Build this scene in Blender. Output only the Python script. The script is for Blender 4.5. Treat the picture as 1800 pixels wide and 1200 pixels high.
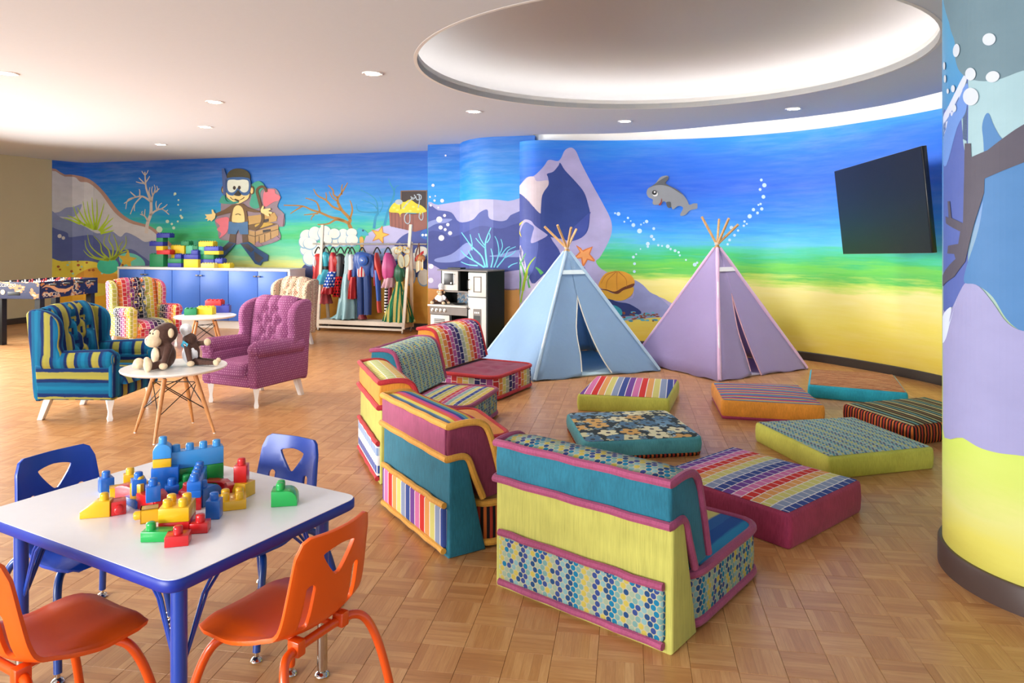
import bpy, bmesh, math, random
from mathutils import Vector, Matrix
from mathutils.geometry import tessellate_polygon
PI = math.pi
SC = bpy.context.scene
for o in list(bpy.data.objects): bpy.data.objects.remove(o)
C = SC.collection
random.seed(7)

# ------------------------------------------------------------ camera, world, lights, exposure
F = 1280.0; HZ = 415.0; EYE = 1.4; CEIL = 2.677
cd = bpy.data.cameras.new('camera'); cam = bpy.data.objects.new('camera', cd); C.objects.link(cam)
cam.location = (0, 0, EYE); cam.rotation_euler = (PI/2, 0, 0)
cd.sensor_width = 36; cd.lens = 36*F/1800; cd.shift_y = -(600-HZ)/1800; cd.clip_start = .05; cd.clip_end = 100
SC.camera = cam
w = bpy.data.worlds.new('world'); SC.world = w; w.use_nodes = True
w.node_tree.nodes['Background'].inputs[0].default_value = (.88, .94, 1, 1)
w.node_tree.nodes['Background'].inputs[1].default_value = .75
SC.view_settings.view_transform = 'Standard'; SC.view_settings.look = 'None'
SC.view_settings.gamma = 1; SC.view_settings.use_curve_mapping = False
SC.view_settings.exposure = 0.46
def area(name, loc, target, sx, sy, power, col=(1, 1, 1)):
    l = bpy.data.lights.new(name, 'AREA'); l.shape = 'RECTANGLE'; l.size = sx; l.size_y = sy
    l.energy = power; l.color = col
    o = bpy.data.objects.new(name, l); C.objects.link(o); o.location = loc
    o.rotation_euler = (Vector(target)-Vector(loc)).to_track_quat('-Z', 'Y').to_euler()
    return o
area('assumed_daylight_left', (-7.8, 7.4, 1.4), (0, 6.6, .3), 5.6, 1.5, 260, (1, .99, .97)).data.spread = 1.9  # unseen lamp for side daylight assumed from the shading; no window is built
area('added_fill_light_back', (-5.5, -2.4, 1.6), (.5, 6, 1.1), 5.0, 1.8, 520, (.97, .985, 1))  # added fill lamp out of view behind the camera, without a window

# ------------------------------------------------------------ helpers: projection of measured points
def PZ(px, py, z=0.0):                      # a measured point at a known height
    Y = F*(EYE-z)/(py-HZ); return Vector(((px-900)*Y/F, Y, z))
def PY(px, py, Y):                          # a measured point at a known depth
    return Vector(((px-900)*Y/F, Y, EYE-(py-HZ)*Y/F))

# ------------------------------------------------------------ helpers: objects
def tag(o, label=None, cat=None, group=None, kind=None):
    if label: o['label'] = label
    if cat: o['category'] = cat
    if group: o['group'] = group
    if kind: o['kind'] = kind
    return o
def thing(name, label, cat, loc=(0, 0, 0), rz=0, group=None):
    o = bpy.data.objects.new(name, None); C.objects.link(o); o.empty_display_size = .1
    o.location = loc; o.rotation_euler = (0, 0, rz)
    return tag(o, label, cat, group)
def heading(f): return math.atan2(-f[0], f[1])
def box_uv(me):
    uvl = me.uv_layers.new(name='UVMap').data
    V = me.vertices
    for p in me.polygons:
        n = p.normal; ax, ay, az = abs(n.x), abs(n.y), abs(n.z)
        for li in p.loop_indices:
            c = V[me.loops[li].vertex_index].co
            if az >= ax and az >= ay: uvl[li].uv = (c.x, c.y)
            elif ay >= ax: uvl[li].uv = (c.x, c.z)
            else: uvl[li].uv = (c.y, c.z)
def obj(name, me, mat, parent=None, loc=None, rz=0):
    o = bpy.data.objects.new(name, me); C.objects.link(o)
    if mat is not None and not me.materials: me.materials.append(mat)
    if parent is not None: o.parent = parent
    if loc is not None: o.location = loc
    if rz: o.rotation_euler = (0, 0, rz)
    return o
def catmull(pts, n=6, closed=False):
    P = [Vector(p) for p in pts]; L = len(P); out = []
    for i in range(L if closed else L-1):
        if closed: a, b, c, d = P[i-1], P[i], P[(i+1) % L], P[(i+2) % L]
        else: a, b, c, d = P[max(i-1, 0)], P[i], P[i+1], P[min(i+2, L-1)]
        for k in range(n):
            t = k/n
            out.append(.5*((2*b)+(c-a)*t+(2*a-5*b+4*c-d)*t*t+(3*b-a-3*c+d)*t**3))
    if not closed: out.append(P[-1].copy())
    return out
def rings(pts, r, n=8, closed=False):
    P = [Vector(p) for p in pts]; L = len(P); R = r if isinstance(r, (list, tuple)) else [r]*L
    T = []
    for i in range(L):
        if closed: t = P[(i+1) % L]-P[i-1]
        else: t = P[min(i+1, L-1)]-P[max(i-1, 0)]
        T.append(t.normalized() if t.length > 1e-9 else Vector((0, 0, 1)))
    up = Vector((0, 0, 1)) if abs(T[0].z) < .9 else Vector((1, 0, 0))
    nrm = (up-T[0]*up.dot(T[0])).normalized(); vs = []
    for i in range(L):
        nrm = (nrm-T[i]*nrm.dot(T[i]))
        nrm = nrm.normalized() if nrm.length > 1e-6 else T[i].orthogonal().normalized()
        b = T[i].cross(nrm)
        for k in range(n):
            a = 2*PI*k/n; vs.append(P[i]+(nrm*math.cos(a)+b*math.sin(a))*R[i])
    return vs, L
class B:
    """collects shapes that become ONE mesh object"""
    def __init__(s): s.v = []; s.f = []
    def add(s, vs, fs, M=None):
        k = len(s.v); s.v += [tuple(M @ Vector(v)) if M else tuple(v) for v in vs]
        s.f += [tuple(i+k for i in f) for f in fs]; return s
    def bm(s, b, M=None):
        b.verts.index_update(); b.verts.ensure_lookup_table()
        s.add([v.co.copy() for v in b.verts], [[v.index for v in f.verts] for f in b.faces], M); b.free(); return s
    def box(s, x0, x1, y0, y1, z0, z1, r=0, seg=2, M=None):
        b = bmesh.new(); bmesh.ops.create_cube(b, size=1)
        for v in b.verts:
            v.co = Vector((x0 if v.co.x < 0 else x1, y0 if v.co.y < 0 else y1, z0 if v.co.z < 0 else z1))
        if r > 0: bmesh.ops.bevel(b, geom=b.edges[:], offset=r, segments=seg, profile=.5, affect='EDGES', clamp_overlap=True)
        return s.bm(b, M)
    def hexa(s, P, r=0, seg=2):            # P: 4 bottom + 4 top corners
        b = bmesh.new(); v = [b.verts.new(p) for p in P]
        for f in ((3, 2, 1, 0), (4, 5, 6, 7), (0, 1, 5, 4), (1, 2, 6, 5), (2, 3, 7, 6), (3, 0, 4, 7)): b.faces.new([v[i] for i in f])
        bmesh.ops.recalc_face_normals(b, faces=b.faces[:])
        if r > 0: bmesh.ops.bevel(b, geom=b.edges[:], offset=r, segments=seg, profile=.5, affect='EDGES', clamp_overlap=True)
        return s.bm(b)
    def tube(s, pts, r, n=8, closed=False, caps=True):
        vs, L = rings(pts, r, n, closed); fs = []
        for i in range(L if closed else L-1):
            j = (i+1) % L
            for k in range(n): fs.append((i*n+k, i*n+(k+1) % n, j*n+(k+1) % n, j*n+k))
        if caps and not closed: fs += [tuple(range(n-1, -1, -1)), tuple((L-1)*n+k for k in range(n))]
        return s.add(vs, fs)
    def lathe(s, prof, n=20, c=(0, 0, 0), M=None, sx=1, sy=1, caps=True):
        vs = []; fs = []; L = len(prof)
        for r, z in prof:
            for k in range(n):
                a = 2*PI*k/n; vs.append((c[0]+r*sx*math.cos(a), c[1]+r*sy*math.sin(a), c[2]+z))
        for i in range(L-1):
            for k in range(n): fs.append((i*n+k, i*n+(k+1) % n, (i+1)*n+(k+1) % n, (i+1)*n+k))
        if caps and prof[0][0] > 1e-6 and prof[0] != prof[-1]: fs.append(tuple(range(n-1, -1, -1)))
        if caps and prof[-1][0] > 1e-6 and prof[0] != prof[-1]: fs.append(tuple((L-1)*n+k for k in range(n)))
        return s.add(vs, fs, M)
    def ell(s, c, r, n=14, M=None):
        R = r if isinstance(r, (tuple, list)) else (r, r, r)
        b = bmesh.new(); bmesh.ops.create_uvsphere(b, u_segments=n, v_segments=max(6, n//2+1), radius=1)
        for v in b.verts: v.co = Vector((v.co.x*R[0], v.co.y*R[1], v.co.z*R[2]))
        if M is not None: bmesh.ops.transform(b, matrix=M, verts=b.verts)
        bmesh.ops.translate(b, vec=Vector(c), verts=b.verts)
        return s.bm(b)
    def prism(s, poly, a0, a1, axis='z', r=0, seg=2, M=None):
        def m(p, a): return {'z': (p[0], p[1], a), 'x': (a, p[0], p[1]), 'y': (p[0], a, p[1])}[axis]
        b = bmesh.new(); n = len(poly)
        A = [b.verts.new(m(p, a0)) for p in poly]; Bv = [b.verts.new(m(p, a1)) for p in poly]
        f0 = b.faces.new(A); f1 = b.faces.new(Bv[::-1])
        for i in range(n): b.faces.new((A[i], Bv[i], Bv[(i+1) % n], A[(i+1) % n]))
        bmesh.ops.recalc_face_normals(b, faces=b.faces[:])
        if r > 0:
            es = set(list(f0.edges)+list(f1.edges)); 
            bmesh.ops.bevel(b, geom=list(es), offset=r, segments=seg, profile=.5, affect='EDGES', clamp_overlap=True)
        big = [f for f in b.faces if len(f.verts) > 4]
        bmesh.ops.triangulate(b, faces=big, ngon_method='EAR_CLIP')
        return s.bm(b, M)
    def grid(s, fn, nu, nv):
        vs = [fn(i/nu, j/nv) for j in range(nv+1) for i in range(nu+1)]
        fs = [(j*(nu+1)+i, j*(nu+1)+i+1, (j+1)*(nu+1)+i+1, (j+1)*(nu+1)+i) for j in range(nv) for i in range(nu)]
        return s.add(vs, fs)
    def mesh(s, name, smooth=True, ang=40, uv=True):
        me = bpy.data.meshes.new(name); me.from_pydata(s.v, [], s.f); me.update()
        if smooth:
            me.polygons.foreach_set('use_smooth', [True]*len(me.polygons))
            me.set_sharp_from_angle(angle=math.radians(ang))
        if uv: box_uv(me)
        return me
    def build(s, name, mat, parent=None, smooth=True, ang=40, loc=None, rz=0):
        return obj(name, s.mesh(name, smooth, ang), mat, parent, loc, rz)
def sheet2d(name, outer, holes, cu, cv, fn, thick, mat, parent, bev=0):
    """flat outline with holes, cut by a grid, mapped to a curved sheet and given thickness"""
    polys = [[Vector((p[0], p[1], 0)) for p in q] for q in [outer]+holes]
    tris = tessellate_polygon(polys); pts = [p for q in polys for p in q]
    b = bmesh.new(); vs = [b.verts.new(p) for p in pts]
    for t in tris:
        try: b.faces.new([vs[i] for i in t])
        except ValueError: pass
    for u in cu: bmesh.ops.bisect_plane(b, geom=b.verts[:]+b.edges[:]+b.faces[:], plane_co=(u, 0, 0), plane_no=(1, 0, 0), dist=1e-5)
    for v in cv: bmesh.ops.bisect_plane(b, geom=b.verts[:]+b.edges[:]+b.faces[:], plane_co=(0, v, 0), plane_no=(0, 1, 0), dist=1e-5)
    bmesh.ops.remove_doubles(b, verts=b.verts[:], dist=1e-5)
    bmesh.ops.recalc_face_normals(b, faces=b.faces[:])
    for v in b.verts: v.co = Vector(fn(v.co.x, v.co.y))
    o = B().bm(b).build(name, mat, parent, True, 50)
    if thick:
        m = o.modifiers.new('thickness', 'SOLIDIFY'); m.thickness = thick; m.offset = 0
        if bev:
            m = o.modifiers.new('edge', 'BEVEL'); m.width = bev; m.segments = 2; m.limit_method = 'ANGLE'; m.angle_limit = math.radians(50)
    return o

# ------------------------------------------------------------ helpers: materials
def lin(h):
    if not isinstance(h, str): return tuple(h)[:3]+(1,)
    h = h.lstrip('#'); c = [int(h[i:i+2], 16)/255 for i in (0, 2, 4)]
    return tuple([x/12.92 if x <= .04045 else ((x+.055)/1.055)**2.4 for x in c])+(1,)
class NT:
    def __init__(s, name, rough=.6, **kw):
        s.m = bpy.data.materials.new(name); s.m.use_nodes = True; s.t = s.m.node_tree; s.n = s.t.nodes
        s.p = s.n['Principled BSDF']; s.p.inputs['Roughness'].default_value = rough
        for k, v in kw.items(): s.p.inputs[k.replace('_', ' ')].default_value = v
    def link(s, a, b): s.t.links.new(a, b)
    def put(s, sock, v):
        if isinstance(v, bpy.types.NodeSocket): s.link(v, sock)
        elif isinstance(v, (tuple, list)) and len(v) == 4 and len(sock.default_value) == 3: sock.default_value = v[:3]
        else: sock.default_value = v
    def math(s, op, a, b=0, c=0):
        n = s.n.new('ShaderNodeMath'); n.operation = op; s.put(n.inputs[0], a); s.put(n.inputs[1], b); s.put(n.inputs[2], c); return n.outputs[0]
    def uv(s):
        n = s.n.new('ShaderNodeUVMap'); x = s.n.new('ShaderNodeSeparateXYZ'); s.link(n.outputs[0], x.inputs[0]); return n.outputs[0], x.outputs[0], x.outputs[1]
    def coord(s, k='Object'):
        n = s.n.new('ShaderNodeTexCoord'); x = s.n.new('ShaderNodeSeparateXYZ'); s.link(n.outputs[k], x.inputs[0]); return n.outputs[k], x.outputs
    def comb(s, x, y, z=0):
        n = s.n.new('ShaderNodeCombineXYZ'); s.put(n.inputs[0], x); s.put(n.inputs[1], y); s.put(n.inputs[2], z); return n.outputs[0]
    def noise(s, vec, scale, det=2, rough=.5):
        n = s.n.new('ShaderNodeTexNoise'); n.inputs['Scale'].default_value = scale; n.inputs['Detail'].default_value = det
        n.inputs['Roughness'].default_value = rough; s.link(vec, n.inputs['Vector']); return n.outputs[0]
    def scalev(s, vec, sc):
        n = s.n.new('ShaderNodeMapping'); s.link(vec, n.inputs[0]); n.inputs['Scale'].default_value = sc; return n.outputs[0]
    def white(s, vec):
        n = s.n.new('ShaderNodeTexWhiteNoise'); s.link(vec, n.inputs[0]); return n.outputs[0]
    def ramp(s, fac, stops, interp='LINEAR'):
        n = s.n.new('ShaderNodeValToRGB'); r = n.color_ramp; r.interpolation = interp
        while len(r.elements) < len(stops): r.elements.new(1)
        for e, (p, c) in zip(r.elements, stops): e.position = p
        for e, (p, c) in zip(r.elements, stops): e.position = p; e.color = lin(c)
        s.link(fac, n.inputs[0]); return n.outputs[0]
    def mix(s, f, a, b, blend='MIX'):
        n = s.n.new('ShaderNodeMix'); n.data_type = 'RGBA'; n.blend_type = blend
        s.put(n.inputs[0], f)
        for i, v in ((6, a), (7, b)):
            s.put(n.inputs[i], lin(v) if isinstance(v, str) else v)
        return n.outputs[2]
    def bump(s, h, st=.2, d=.01):
        n = s.n.new('ShaderNodeBump'); n.inputs['Strength'].default_value = st; n.inputs['Distance'].default_value = d
        s.link(h, n.inputs['Height']); s.link(n.outputs[0], s.p.inputs['Normal'])
    def color(s, c):
        s.put(s.p.inputs['Base Color'], lin(c) if isinstance(c, str) else c); return s.m
_mc = {}
def plain(name, col, rough=.55, metal=0, var=.0, nscale=30, sheen=0, bump=0, coat=0, trans=0):
    if name in _mc: return _mc[name]
    t = NT(name, rough); t.p.inputs['Metallic'].default_value = metal
    if sheen: t.p.inputs['Sheen Weight'].default_value = sheen; t.p.inputs['Sheen Roughness'].default_value = .4
    if coat: t.p.inputs['Coat Weight'].default_value = coat; t.p.inputs['Coat Roughness'].default_value = .15
    co, _ = t.coord()
    n = t.noise(co, nscale, 4, .6)
    c = lin(col)
    v = var if var else .02
    dark = tuple(max(0, x*(1-v)) for x in c[:3])+(1,); lite = tuple(min(1, x*(1+v)+v*.02) for x in c[:3])+(1,)
    t.color(t.mix(n, dark, lite))
    if bump: t.bump(n, bump, .005)
    _mc[name] = t.m; return t.m
def velvet(name, col, var=.35, streak=(60, 60, 8)):
    if name in _mc: return _mc[name]
    t = NT(name, .85); t.p.inputs['Sheen Weight'].default_value = .15; t.p.inputs['Sheen Roughness'].default_value = .35
    co, _ = t.coord(); c = lin(col)
    n1 = t.noise(t.scalev(co, streak), 3, 4, .65); n2 = t.noise(co, 9, 2)
    n = t.math('ADD', t.math('MULTIPLY', n1, .6), t.math('MULTIPLY', n2, .4))
    n = t.math('MULTIPLY_ADD', n, 2.2, -.6)
    t.color(t.mix(n, tuple(x*(1-var) for x in c[:3])+(1,), tuple(min(1, x*(1+var)+.01) for x in c[:3])+(1,)))
    t.bump(n1, .25, .004); _mc[name] = t.m; return t.m
def stripes(name, cols, width, axis=0, line=None, lw=.1, row=0, wob=0, soft=0, off=0.0, rough=.85):
    """cols cycle every len(cols)*width metres of UV; optional thin seams and cross rows"""
    if name in _mc: return _mc[name]
    t = NT(name, rough); t.p.inputs['Specular IOR Level'].default_value = .2
    uvv, u, v = t.uv(); a, b = (u, v) if axis == 0 else (v, u)
    n = len(cols)
    x = t.math('ADD', t.math('DIVIDE', a, width*n), off+50)
    if wob:
        sc = (3, 40, 1) if axis else (40, 3, 1)
        nz = t.noise(t.scalev(uvv, sc), 1.5, 4, .7); x = t.math('ADD', x, t.math('MULTIPLY', t.math('SUBTRACT', nz, .5), wob))
    f = t.math('FRACT', x)
    if soft:
        st = []
        for i, c in enumerate(cols): st += [(i/n+soft/n, c), ((i+1)/n-soft/n, c)]
        col = t.ramp(f, st)
    else: col = t.ramp(f, [(i/n, c) for i, c in enumerate(cols)], 'CONSTANT')
    if line:
        g = t.math('FRACT', t.math('MULTIPLY', f, n)); m = t.math('LESS_THAN', g, lw)
        if row:
            sh = t.math('MULTIPLY', t.math('FLOOR', t.math('MULTIPLY', x, n)), .37)
            r = t.math('FRACT', t.math('ADD', t.math('DIVIDE', b, row), t.math('ADD', sh, 50))); m = t.math('MAXIMUM', m, t.math('LESS_THAN', r, lw*width/row))
        col = t.mix(m, col, line)
    fine = t.noise(t.scalev(uvv, (1, 1, 1)), 220, 2); co = t.mix(.22, col, t.mix(fine, '#8a8a8a', '#ffffff'), 'MULTIPLY')
    t.color(co); t.bump(fine, .15, .002); _mc[name] = t.m; return t.m
def dots(name, bg, cols, a=.022, r=.42, asp=1.5, rowcols=True):
    if name in _mc: return _mc[name]
    t = NT(name, .9); t.p.inputs['Specular IOR Level'].default_value = .2
    uvv, u, v = t.uv()
    v2 = t.math('ADD', t.math('DIVIDE', v, a*asp*.62), 200); j = t.math('FLOOR', v2)
    u2 = t.math('ADD', t.math('ADD', t.math('DIVIDE', u, a), 200), t.math('MULTIPLY', t.math('MODULO', j, 2), .5))
    du = t.math('SUBTRACT', t.math('FRACT', u2), .5); dv = t.math('MULTIPLY', t.math('SUBTRACT', t.math('FRACT', v2), .5), .85)
    d = t.math('SQRT', t.math('ADD', t.math('MULTIPLY', du, du), t.math('MULTIPLY', dv, dv)))
    idn = t.math('FLOOR', u2)
    hv = t.white(t.comb(idn, j))
    cyc = t.math('FRACT', t.math('ADD', t.math('MULTIPLY', idn, .29), t.math('MULTIPLY', hv, .14 if rowcols else 1)))
    k = len(cols); col = t.ramp(cyc, [(i/k, c) for i, c in enumerate(cols)], 'CONSTANT')
    t.color(t.mix(t.math('LESS_THAN', d, r), bg, col)); t.bump(t.math('SUBTRACT', 1, d), .3, .004)
    _mc[name] = t.m; return t.m
def floral(name):
    t = NT(name, .85); uvv, u, v = t.uv()
    def layer(sc, off, cols, base, thr):
        mp = t.n.new('ShaderNodeMapping'); t.link(uvv, mp.inputs[0]); mp.inputs['Location'].default_value = (off, off*.7, 0)
        vo = t.n.new('ShaderNodeTexVoronoi'); vo.voronoi_dimensions = '2D'; vo.inputs['Scale'].default_value = sc; vo.inputs['Randomness'].default_value = .55
        t.link(mp.outputs[0], vo.inputs['Vector'])
        sub = t.n.new('ShaderNodeVectorMath'); sub.operation = 'SUBTRACT'; mm = t.n.new('ShaderNodeVectorMath'); mm.operation = 'SCALE'; mm.inputs['Scale'].default_value = sc
        t.link(mp.outputs[0], mm.inputs[0]); 
        m2 = t.n.new('ShaderNodeVectorMath'); m2.operation = 'SCALE'; m2.inputs['Scale'].default_value = sc; t.link(vo.outputs['Position'], m2.inputs[0])
        t.link(mm.outputs[0], sub.inputs[0]); t.link(m2.outputs[0], sub.inputs[1])
        sp = t.n.new('ShaderNodeSeparateXYZ'); t.link(sub.outputs[0], sp.inputs[0])
        ang = t.math('ARCTAN2', sp.outputs[1], sp.outputs[0])
        rad = t.math('MULTIPLY_ADD', t.math('ABSOLUTE', t.math('SINE', t.math('MULTIPLY', ang, 2.5))), .2, thr)
        d = t.math('SQRT', t.math('ADD', t.math('POWER', sp.outputs[0], 2), t.math('POWER', sp.outputs[1], 2)))
        m = t.math('LESS_THAN', d, rad)
        sx = t.n.new('ShaderNodeSeparateColor'); t.link(vo.outputs['Color'], sx.inputs[0])
        k = len(cols); pc = t.ramp(sx.outputs[0], [(i/k, c) for i, c in enumerate(cols)], 'CONSTANT')
        pc = t.mix(t.math('LESS_THAN', d, .1), pc, '#3b3f45')
        return t.mix(m, base, pc)
    c = layer(13, .31, ['#9ab8c4', '#66889c', '#c2c09a'], lin('#243236'), .22)
    c = layer(6.5, 0, ['#dcd7a8', '#6f97b4', '#d9a95e', '#e8e2b8', '#4f7896'], c, .27)
    return t.color(c)
# ============================================================ FLOOR
def floor_mat():
    t = NT('parquet_wood', .36)
    uvv, u, v = t.uv()
    at = t.n.new('ShaderNodeAttribute'); at.attribute_name = 'rnd'; oi = t.n.new('ShaderNodeObjectInfo')
    rnd = t.math('ADD', at.outputs['Fac'], t.math('MULTIPLY', oi.outputs['Random'], 7.3))
    fi = t.math('MULTIPLY', u, 5/.15); f = t.math('FLOOR', fi); fr = t.math('FRACT', fi)
    wn = t.white(t.comb(f, rnd, 3.1)); wt = t.white(t.comb(rnd, 9.7, 1))
    g = t.noise(t.comb(t.math('ADD', t.math('MULTIPLY', u, 150), t.math('MULTIPLY', wn, 40)), t.math('MULTIPLY', v, 9), rnd), 1.0, 5, .7)
    g2 = t.noise(t.comb(t.math('ADD', t.math('MULTIPLY', u, 30), t.math('MULTIPLY', wn, 90)), t.math('MULTIPLY', v, 5), rnd), 1.0, 3, .6)
    k = t.math('ADD', t.math('ADD', t.math('MULTIPLY', g, .5), t.math('MULTIPLY', wn, .24)), t.math('ADD', t.math('MULTIPLY', g2, .35), t.math('MULTIPLY', wt, .08)))
    col = t.ramp(k, [(.25, '#a06a3c'), (.5, '#b67e4a'), (.7, '#c8945e'), (.95, '#d8ab78')])
    edge = t.math('LESS_THAN', t.math('MINIMUM', fr, t.math('SUBTRACT', 1, fr)), .018)
    col = t.mix(t.math('MULTIPLY', edge, .45), col, '#7a4c2a')
    t.color(col); t.bump(g, .05, .002)
    t.p.inputs['Roughness'].default_value = .33
    return t.m
FM = floor_mat()
fl = B().box(-9.5, 6.5, -3, 14, -.12, -.008).build('floor', plain('subfloor', '#5d3b26', .7), smooth=False); tag(fl, kind='structure')
TS = .1505; e1 = Vector((.9872, -.1593, 0)); e2 = Vector((.1593, .9872, 0)); G0 = Vector((1.27, 2.86, 0))
def tile_shape(par):
    g = .0004; b = .0011; h = .0011; T = TS
    A = [(g, g, -h), (T-g, g, -h), (T-g, T-g, -h), (g, T-g, -h)]; Bq = [(b, b, 0), (T-b, b, 0), (T-b, T-b, 0), (b, T-b, 0)]
    D = [(x, y, -.0085) for x, y, z in A]
    vs = A+Bq+D; fs = [(4, 5, 6, 7)]+[(i, (i+1) % 4, 4+(i+1) % 4, 4+i) for i in range(4)]+[(8+i, 8+(i+1) % 4, (i+1) % 4, i) for i in range(4)]
    uv = [(x, y) if par else (y, x) for x, y, z in vs]
    return vs, fs, uv
tmesh = []
for par in (0, 1):
    vs, fs, uv = tile_shape(par)
    me = bpy.data.meshes.new('parquet_tile'); me.from_pydata(vs, [], fs); l = me.uv_layers.new(name='UVMap').data
    for p in me.polygons:
        for li in p.loop_indices: l[li].uv = uv[me.loops[li].vertex_index]
    me.materials.append(FM); tmesh.append(me)
cells = []
for i in range(-75, 40):
    for j in range(-16, 82):
        p = G0+e1*TS*(i+.5)+e2*TS*(j+.5)
        if not (-8.3 < p.x < 4.6 and .4 < p.y < 13.2): continue
        if p.y > 2: 
            px = 900+F*p.x/p.y
            if px < -1500 or px > 2600: continue
        cells.append((p.y, i, j, p))
cells.sort(key=lambda c: c[0])
rotz = math.atan2(e1.y, e1.x); near = []; V = []; Fc = []; U = []; Rn = []
for y, i, j, p in cells:
    px = 900+F*p.x/max(p.y, .1); py = HZ+F*EYE/max(p.y, .1); par = (i+j) % 2
    o = p-(e1+e2)*TS/2
    if len(near) < 300 and 0 < px < 1800 and py < 1215:
        t = obj('parquet_tile', tmesh[par], FM, fl, o, rotz); near.append(t)
    else:
        vs, fs, uv = tile_shape(par); k = len(V)
        V += [tuple(o+e1*a+e2*b+Vector((0, 0, c))) for a, b, c in vs]; Fc += [tuple(q+k for q in f) for f in fs]
        U += uv; Rn += [random.random()*50]*len(vs)
me = bpy.data.meshes.new('parquet_tiles'); me.from_pydata(V, [], Fc); l = me.uv_layers.new(name='UVMap').data
lv = [0]*len(me.loops); me.loops.foreach_get('vertex_index', lv); l.foreach_set('uv', [c for i in lv for c in U[i]])
a = me.attributes.new('rnd', 'FLOAT', 'POINT'); a.data.foreach_set('value', Rn)
tag(obj('parquet_tiles', me, FM, fl), kind='stuff')

# ============================================================ WALLS
class Path:
    def __init__(s, pts, flip=1, smooth=0, clamp=None):
        s.P = [Vector((p[0], p[1])) for p in (catmull([(a, b, 0) for a, b in pts], smooth) if smooth else pts)]
        s.U = [0]
        for a, b in zip(s.P, s.P[1:]): s.U.append(s.U[-1]+(b-a).length)
        s.flip = flip; s.clamp = clamp
    def at(s, u, off=0):
        u = min(max(u, 0), s.U[-1]-1e-6)
        for i in range(len(s.P)-1):
            if u <= s.U[i+1] or i == len(s.P)-2:
                d = (s.P[i+1]-s.P[i]).normalized(); p = s.P[i]+d*(u-s.U[i]); n = Vector((d.y, -d.x))*s.flip
                return p+n*off, n
    def hit(s, px, off=0):
        if s.clamp: px = min(max(px, s.clamp[0]), s.clamp[1])
        a = (px-900)/F; best = None
        for i in range(len(s.P)-1):
            p, q = s.P[i], s.P[i+1]; fp = p.x-a*p.y; fq = q.x-a*q.y
            if fp*fq <= 0 and abs(fp-fq) > 1e-9:
                t = fp/(fp-fq); y = p.y+(q.y-p.y)*t; u = s.U[i]+(s.U[i+1]-s.U[i])*t
                if y > 0 and (best is None or y < best[1]): best = (u, y)
        if best is None:
            i = min(range(len(s.P)), key=lambda k: abs(s.P[k].x/s.P[k].y-a)); return s.U[i], s.P[i].y
        return best
    def uz(s, px, py):
        u, y = s.hit(px); return u, EYE-(py-HZ)*y/F
def wall(name, path, z0, z1, mat, thick=0.12, parent=None):
    """wall with real thickness following a plan path"""
    n = len(path.P); v = []; f = []
    for i in range(n):
        u = path.U[i]; p = path.P[i]
        a = path.at(u-1e-4)[1] if i else path.at(1e-4)[1]; b = path.at(u+1e-4)[1] if i < n-1 else a
        m = (a+b).normalized(); q = p-m*thick
        v += [(p.x, p.y, z0), (p.x, p.y, z1), (q.x, q.y, z1), (q.x, q.y, z0)]
    for i in range(n-1):
        for k in range(4): f.append((i*4+k, i*4+(k+1) % 4, i*4+4+(k+1) % 4, i*4+4+k))
    f += [(3, 2, 1, 0), tuple((n-1)*4+k for k in range(4))]
    b = B().add(v, f); o = b.build(name, mat, parent, True, 35)
    bm_ = bmesh.new(); bm_.from_mesh(o.data); bmesh.ops.recalc_face_normals(bm_, faces=bm_.faces[:]); bm_.to_mesh(o.data); bm_.free()
    return o
def sea(name, stops, amp=.10, zr=(0, 3)):
    t = NT(name, .6); co, x = t.coord()
    geo = t.scalev(co, (.5, .5, 6)); n = t.noise(geo, 1.6, 6, .62); n2 = t.noise(t.scalev(co, (1.6, 1.6, 22)), 1.6, 5, .6); n3 = t.noise(co, .7, 3)
    z = t.math('ADD', x[2], t.math('MULTIPLY', t.math('SUBTRACT', n, .5), amp*3.2))
    z = t.math('ADD', z, t.math('MULTIPLY', t.math('SUBTRACT', n3, .5), amp*3))
    z = t.math('ADD', z, t.math('MULTIPLY', t.math('SUBTRACT', n2, .5), amp*1.6))
    f = t.math('DIVIDE', z, 3.0)
    base = t.ramp(f, [(s/3.0, c) for s, c in stops])
    br = t.noise(t.scalev(co, (.9, .9, 8)), 2.2, 6, .6); big = t.noise(t.scalev(co, (.6, .6, 1.6)), 1.1, 3, .5)
    lite = t.mix(1, base, '#8a8a8a', 'SCREEN')
    k = t.math('MULTIPLY', t.math('MULTIPLY_ADD', br, 2.6, -1.05), t.math('MULTIPLY_ADD', big, 1.6, -.35))
    k = t.math('MINIMUM', t.math('MAXIMUM', t.math('MULTIPLY', k, .55), 0), .5)
    t.color(t.mix(k, base, lite)); return t.m
S1M = sea('mural_sea_left', [(.0, '#e0a024'), (.35, '#e6b12c'), (.72, '#ead64a'), (.9, '#e3e27c'), (1.0, '#c8dc88'), (1.12, '#78cf96'), (1.28, '#48c09a'), (1.4, '#34b964'), (1.54, '#3cc08c'), (1.66, '#10a6b8'), (1.85, '#0a8fcc'), (2.25, '#0a70c8'), (2.6, '#0a58b4')], .10)
S2M = sea('mural_sea_column', [(0, '#e0962a'), (.75, '#e6a83a'), (.85, '#e59a50'), (1.1, '#c9b8dc'), (1.6, '#1aa0e0'), (2.1, '#0a8ada'), (2.6, '#0a68c2')], .10)
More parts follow.
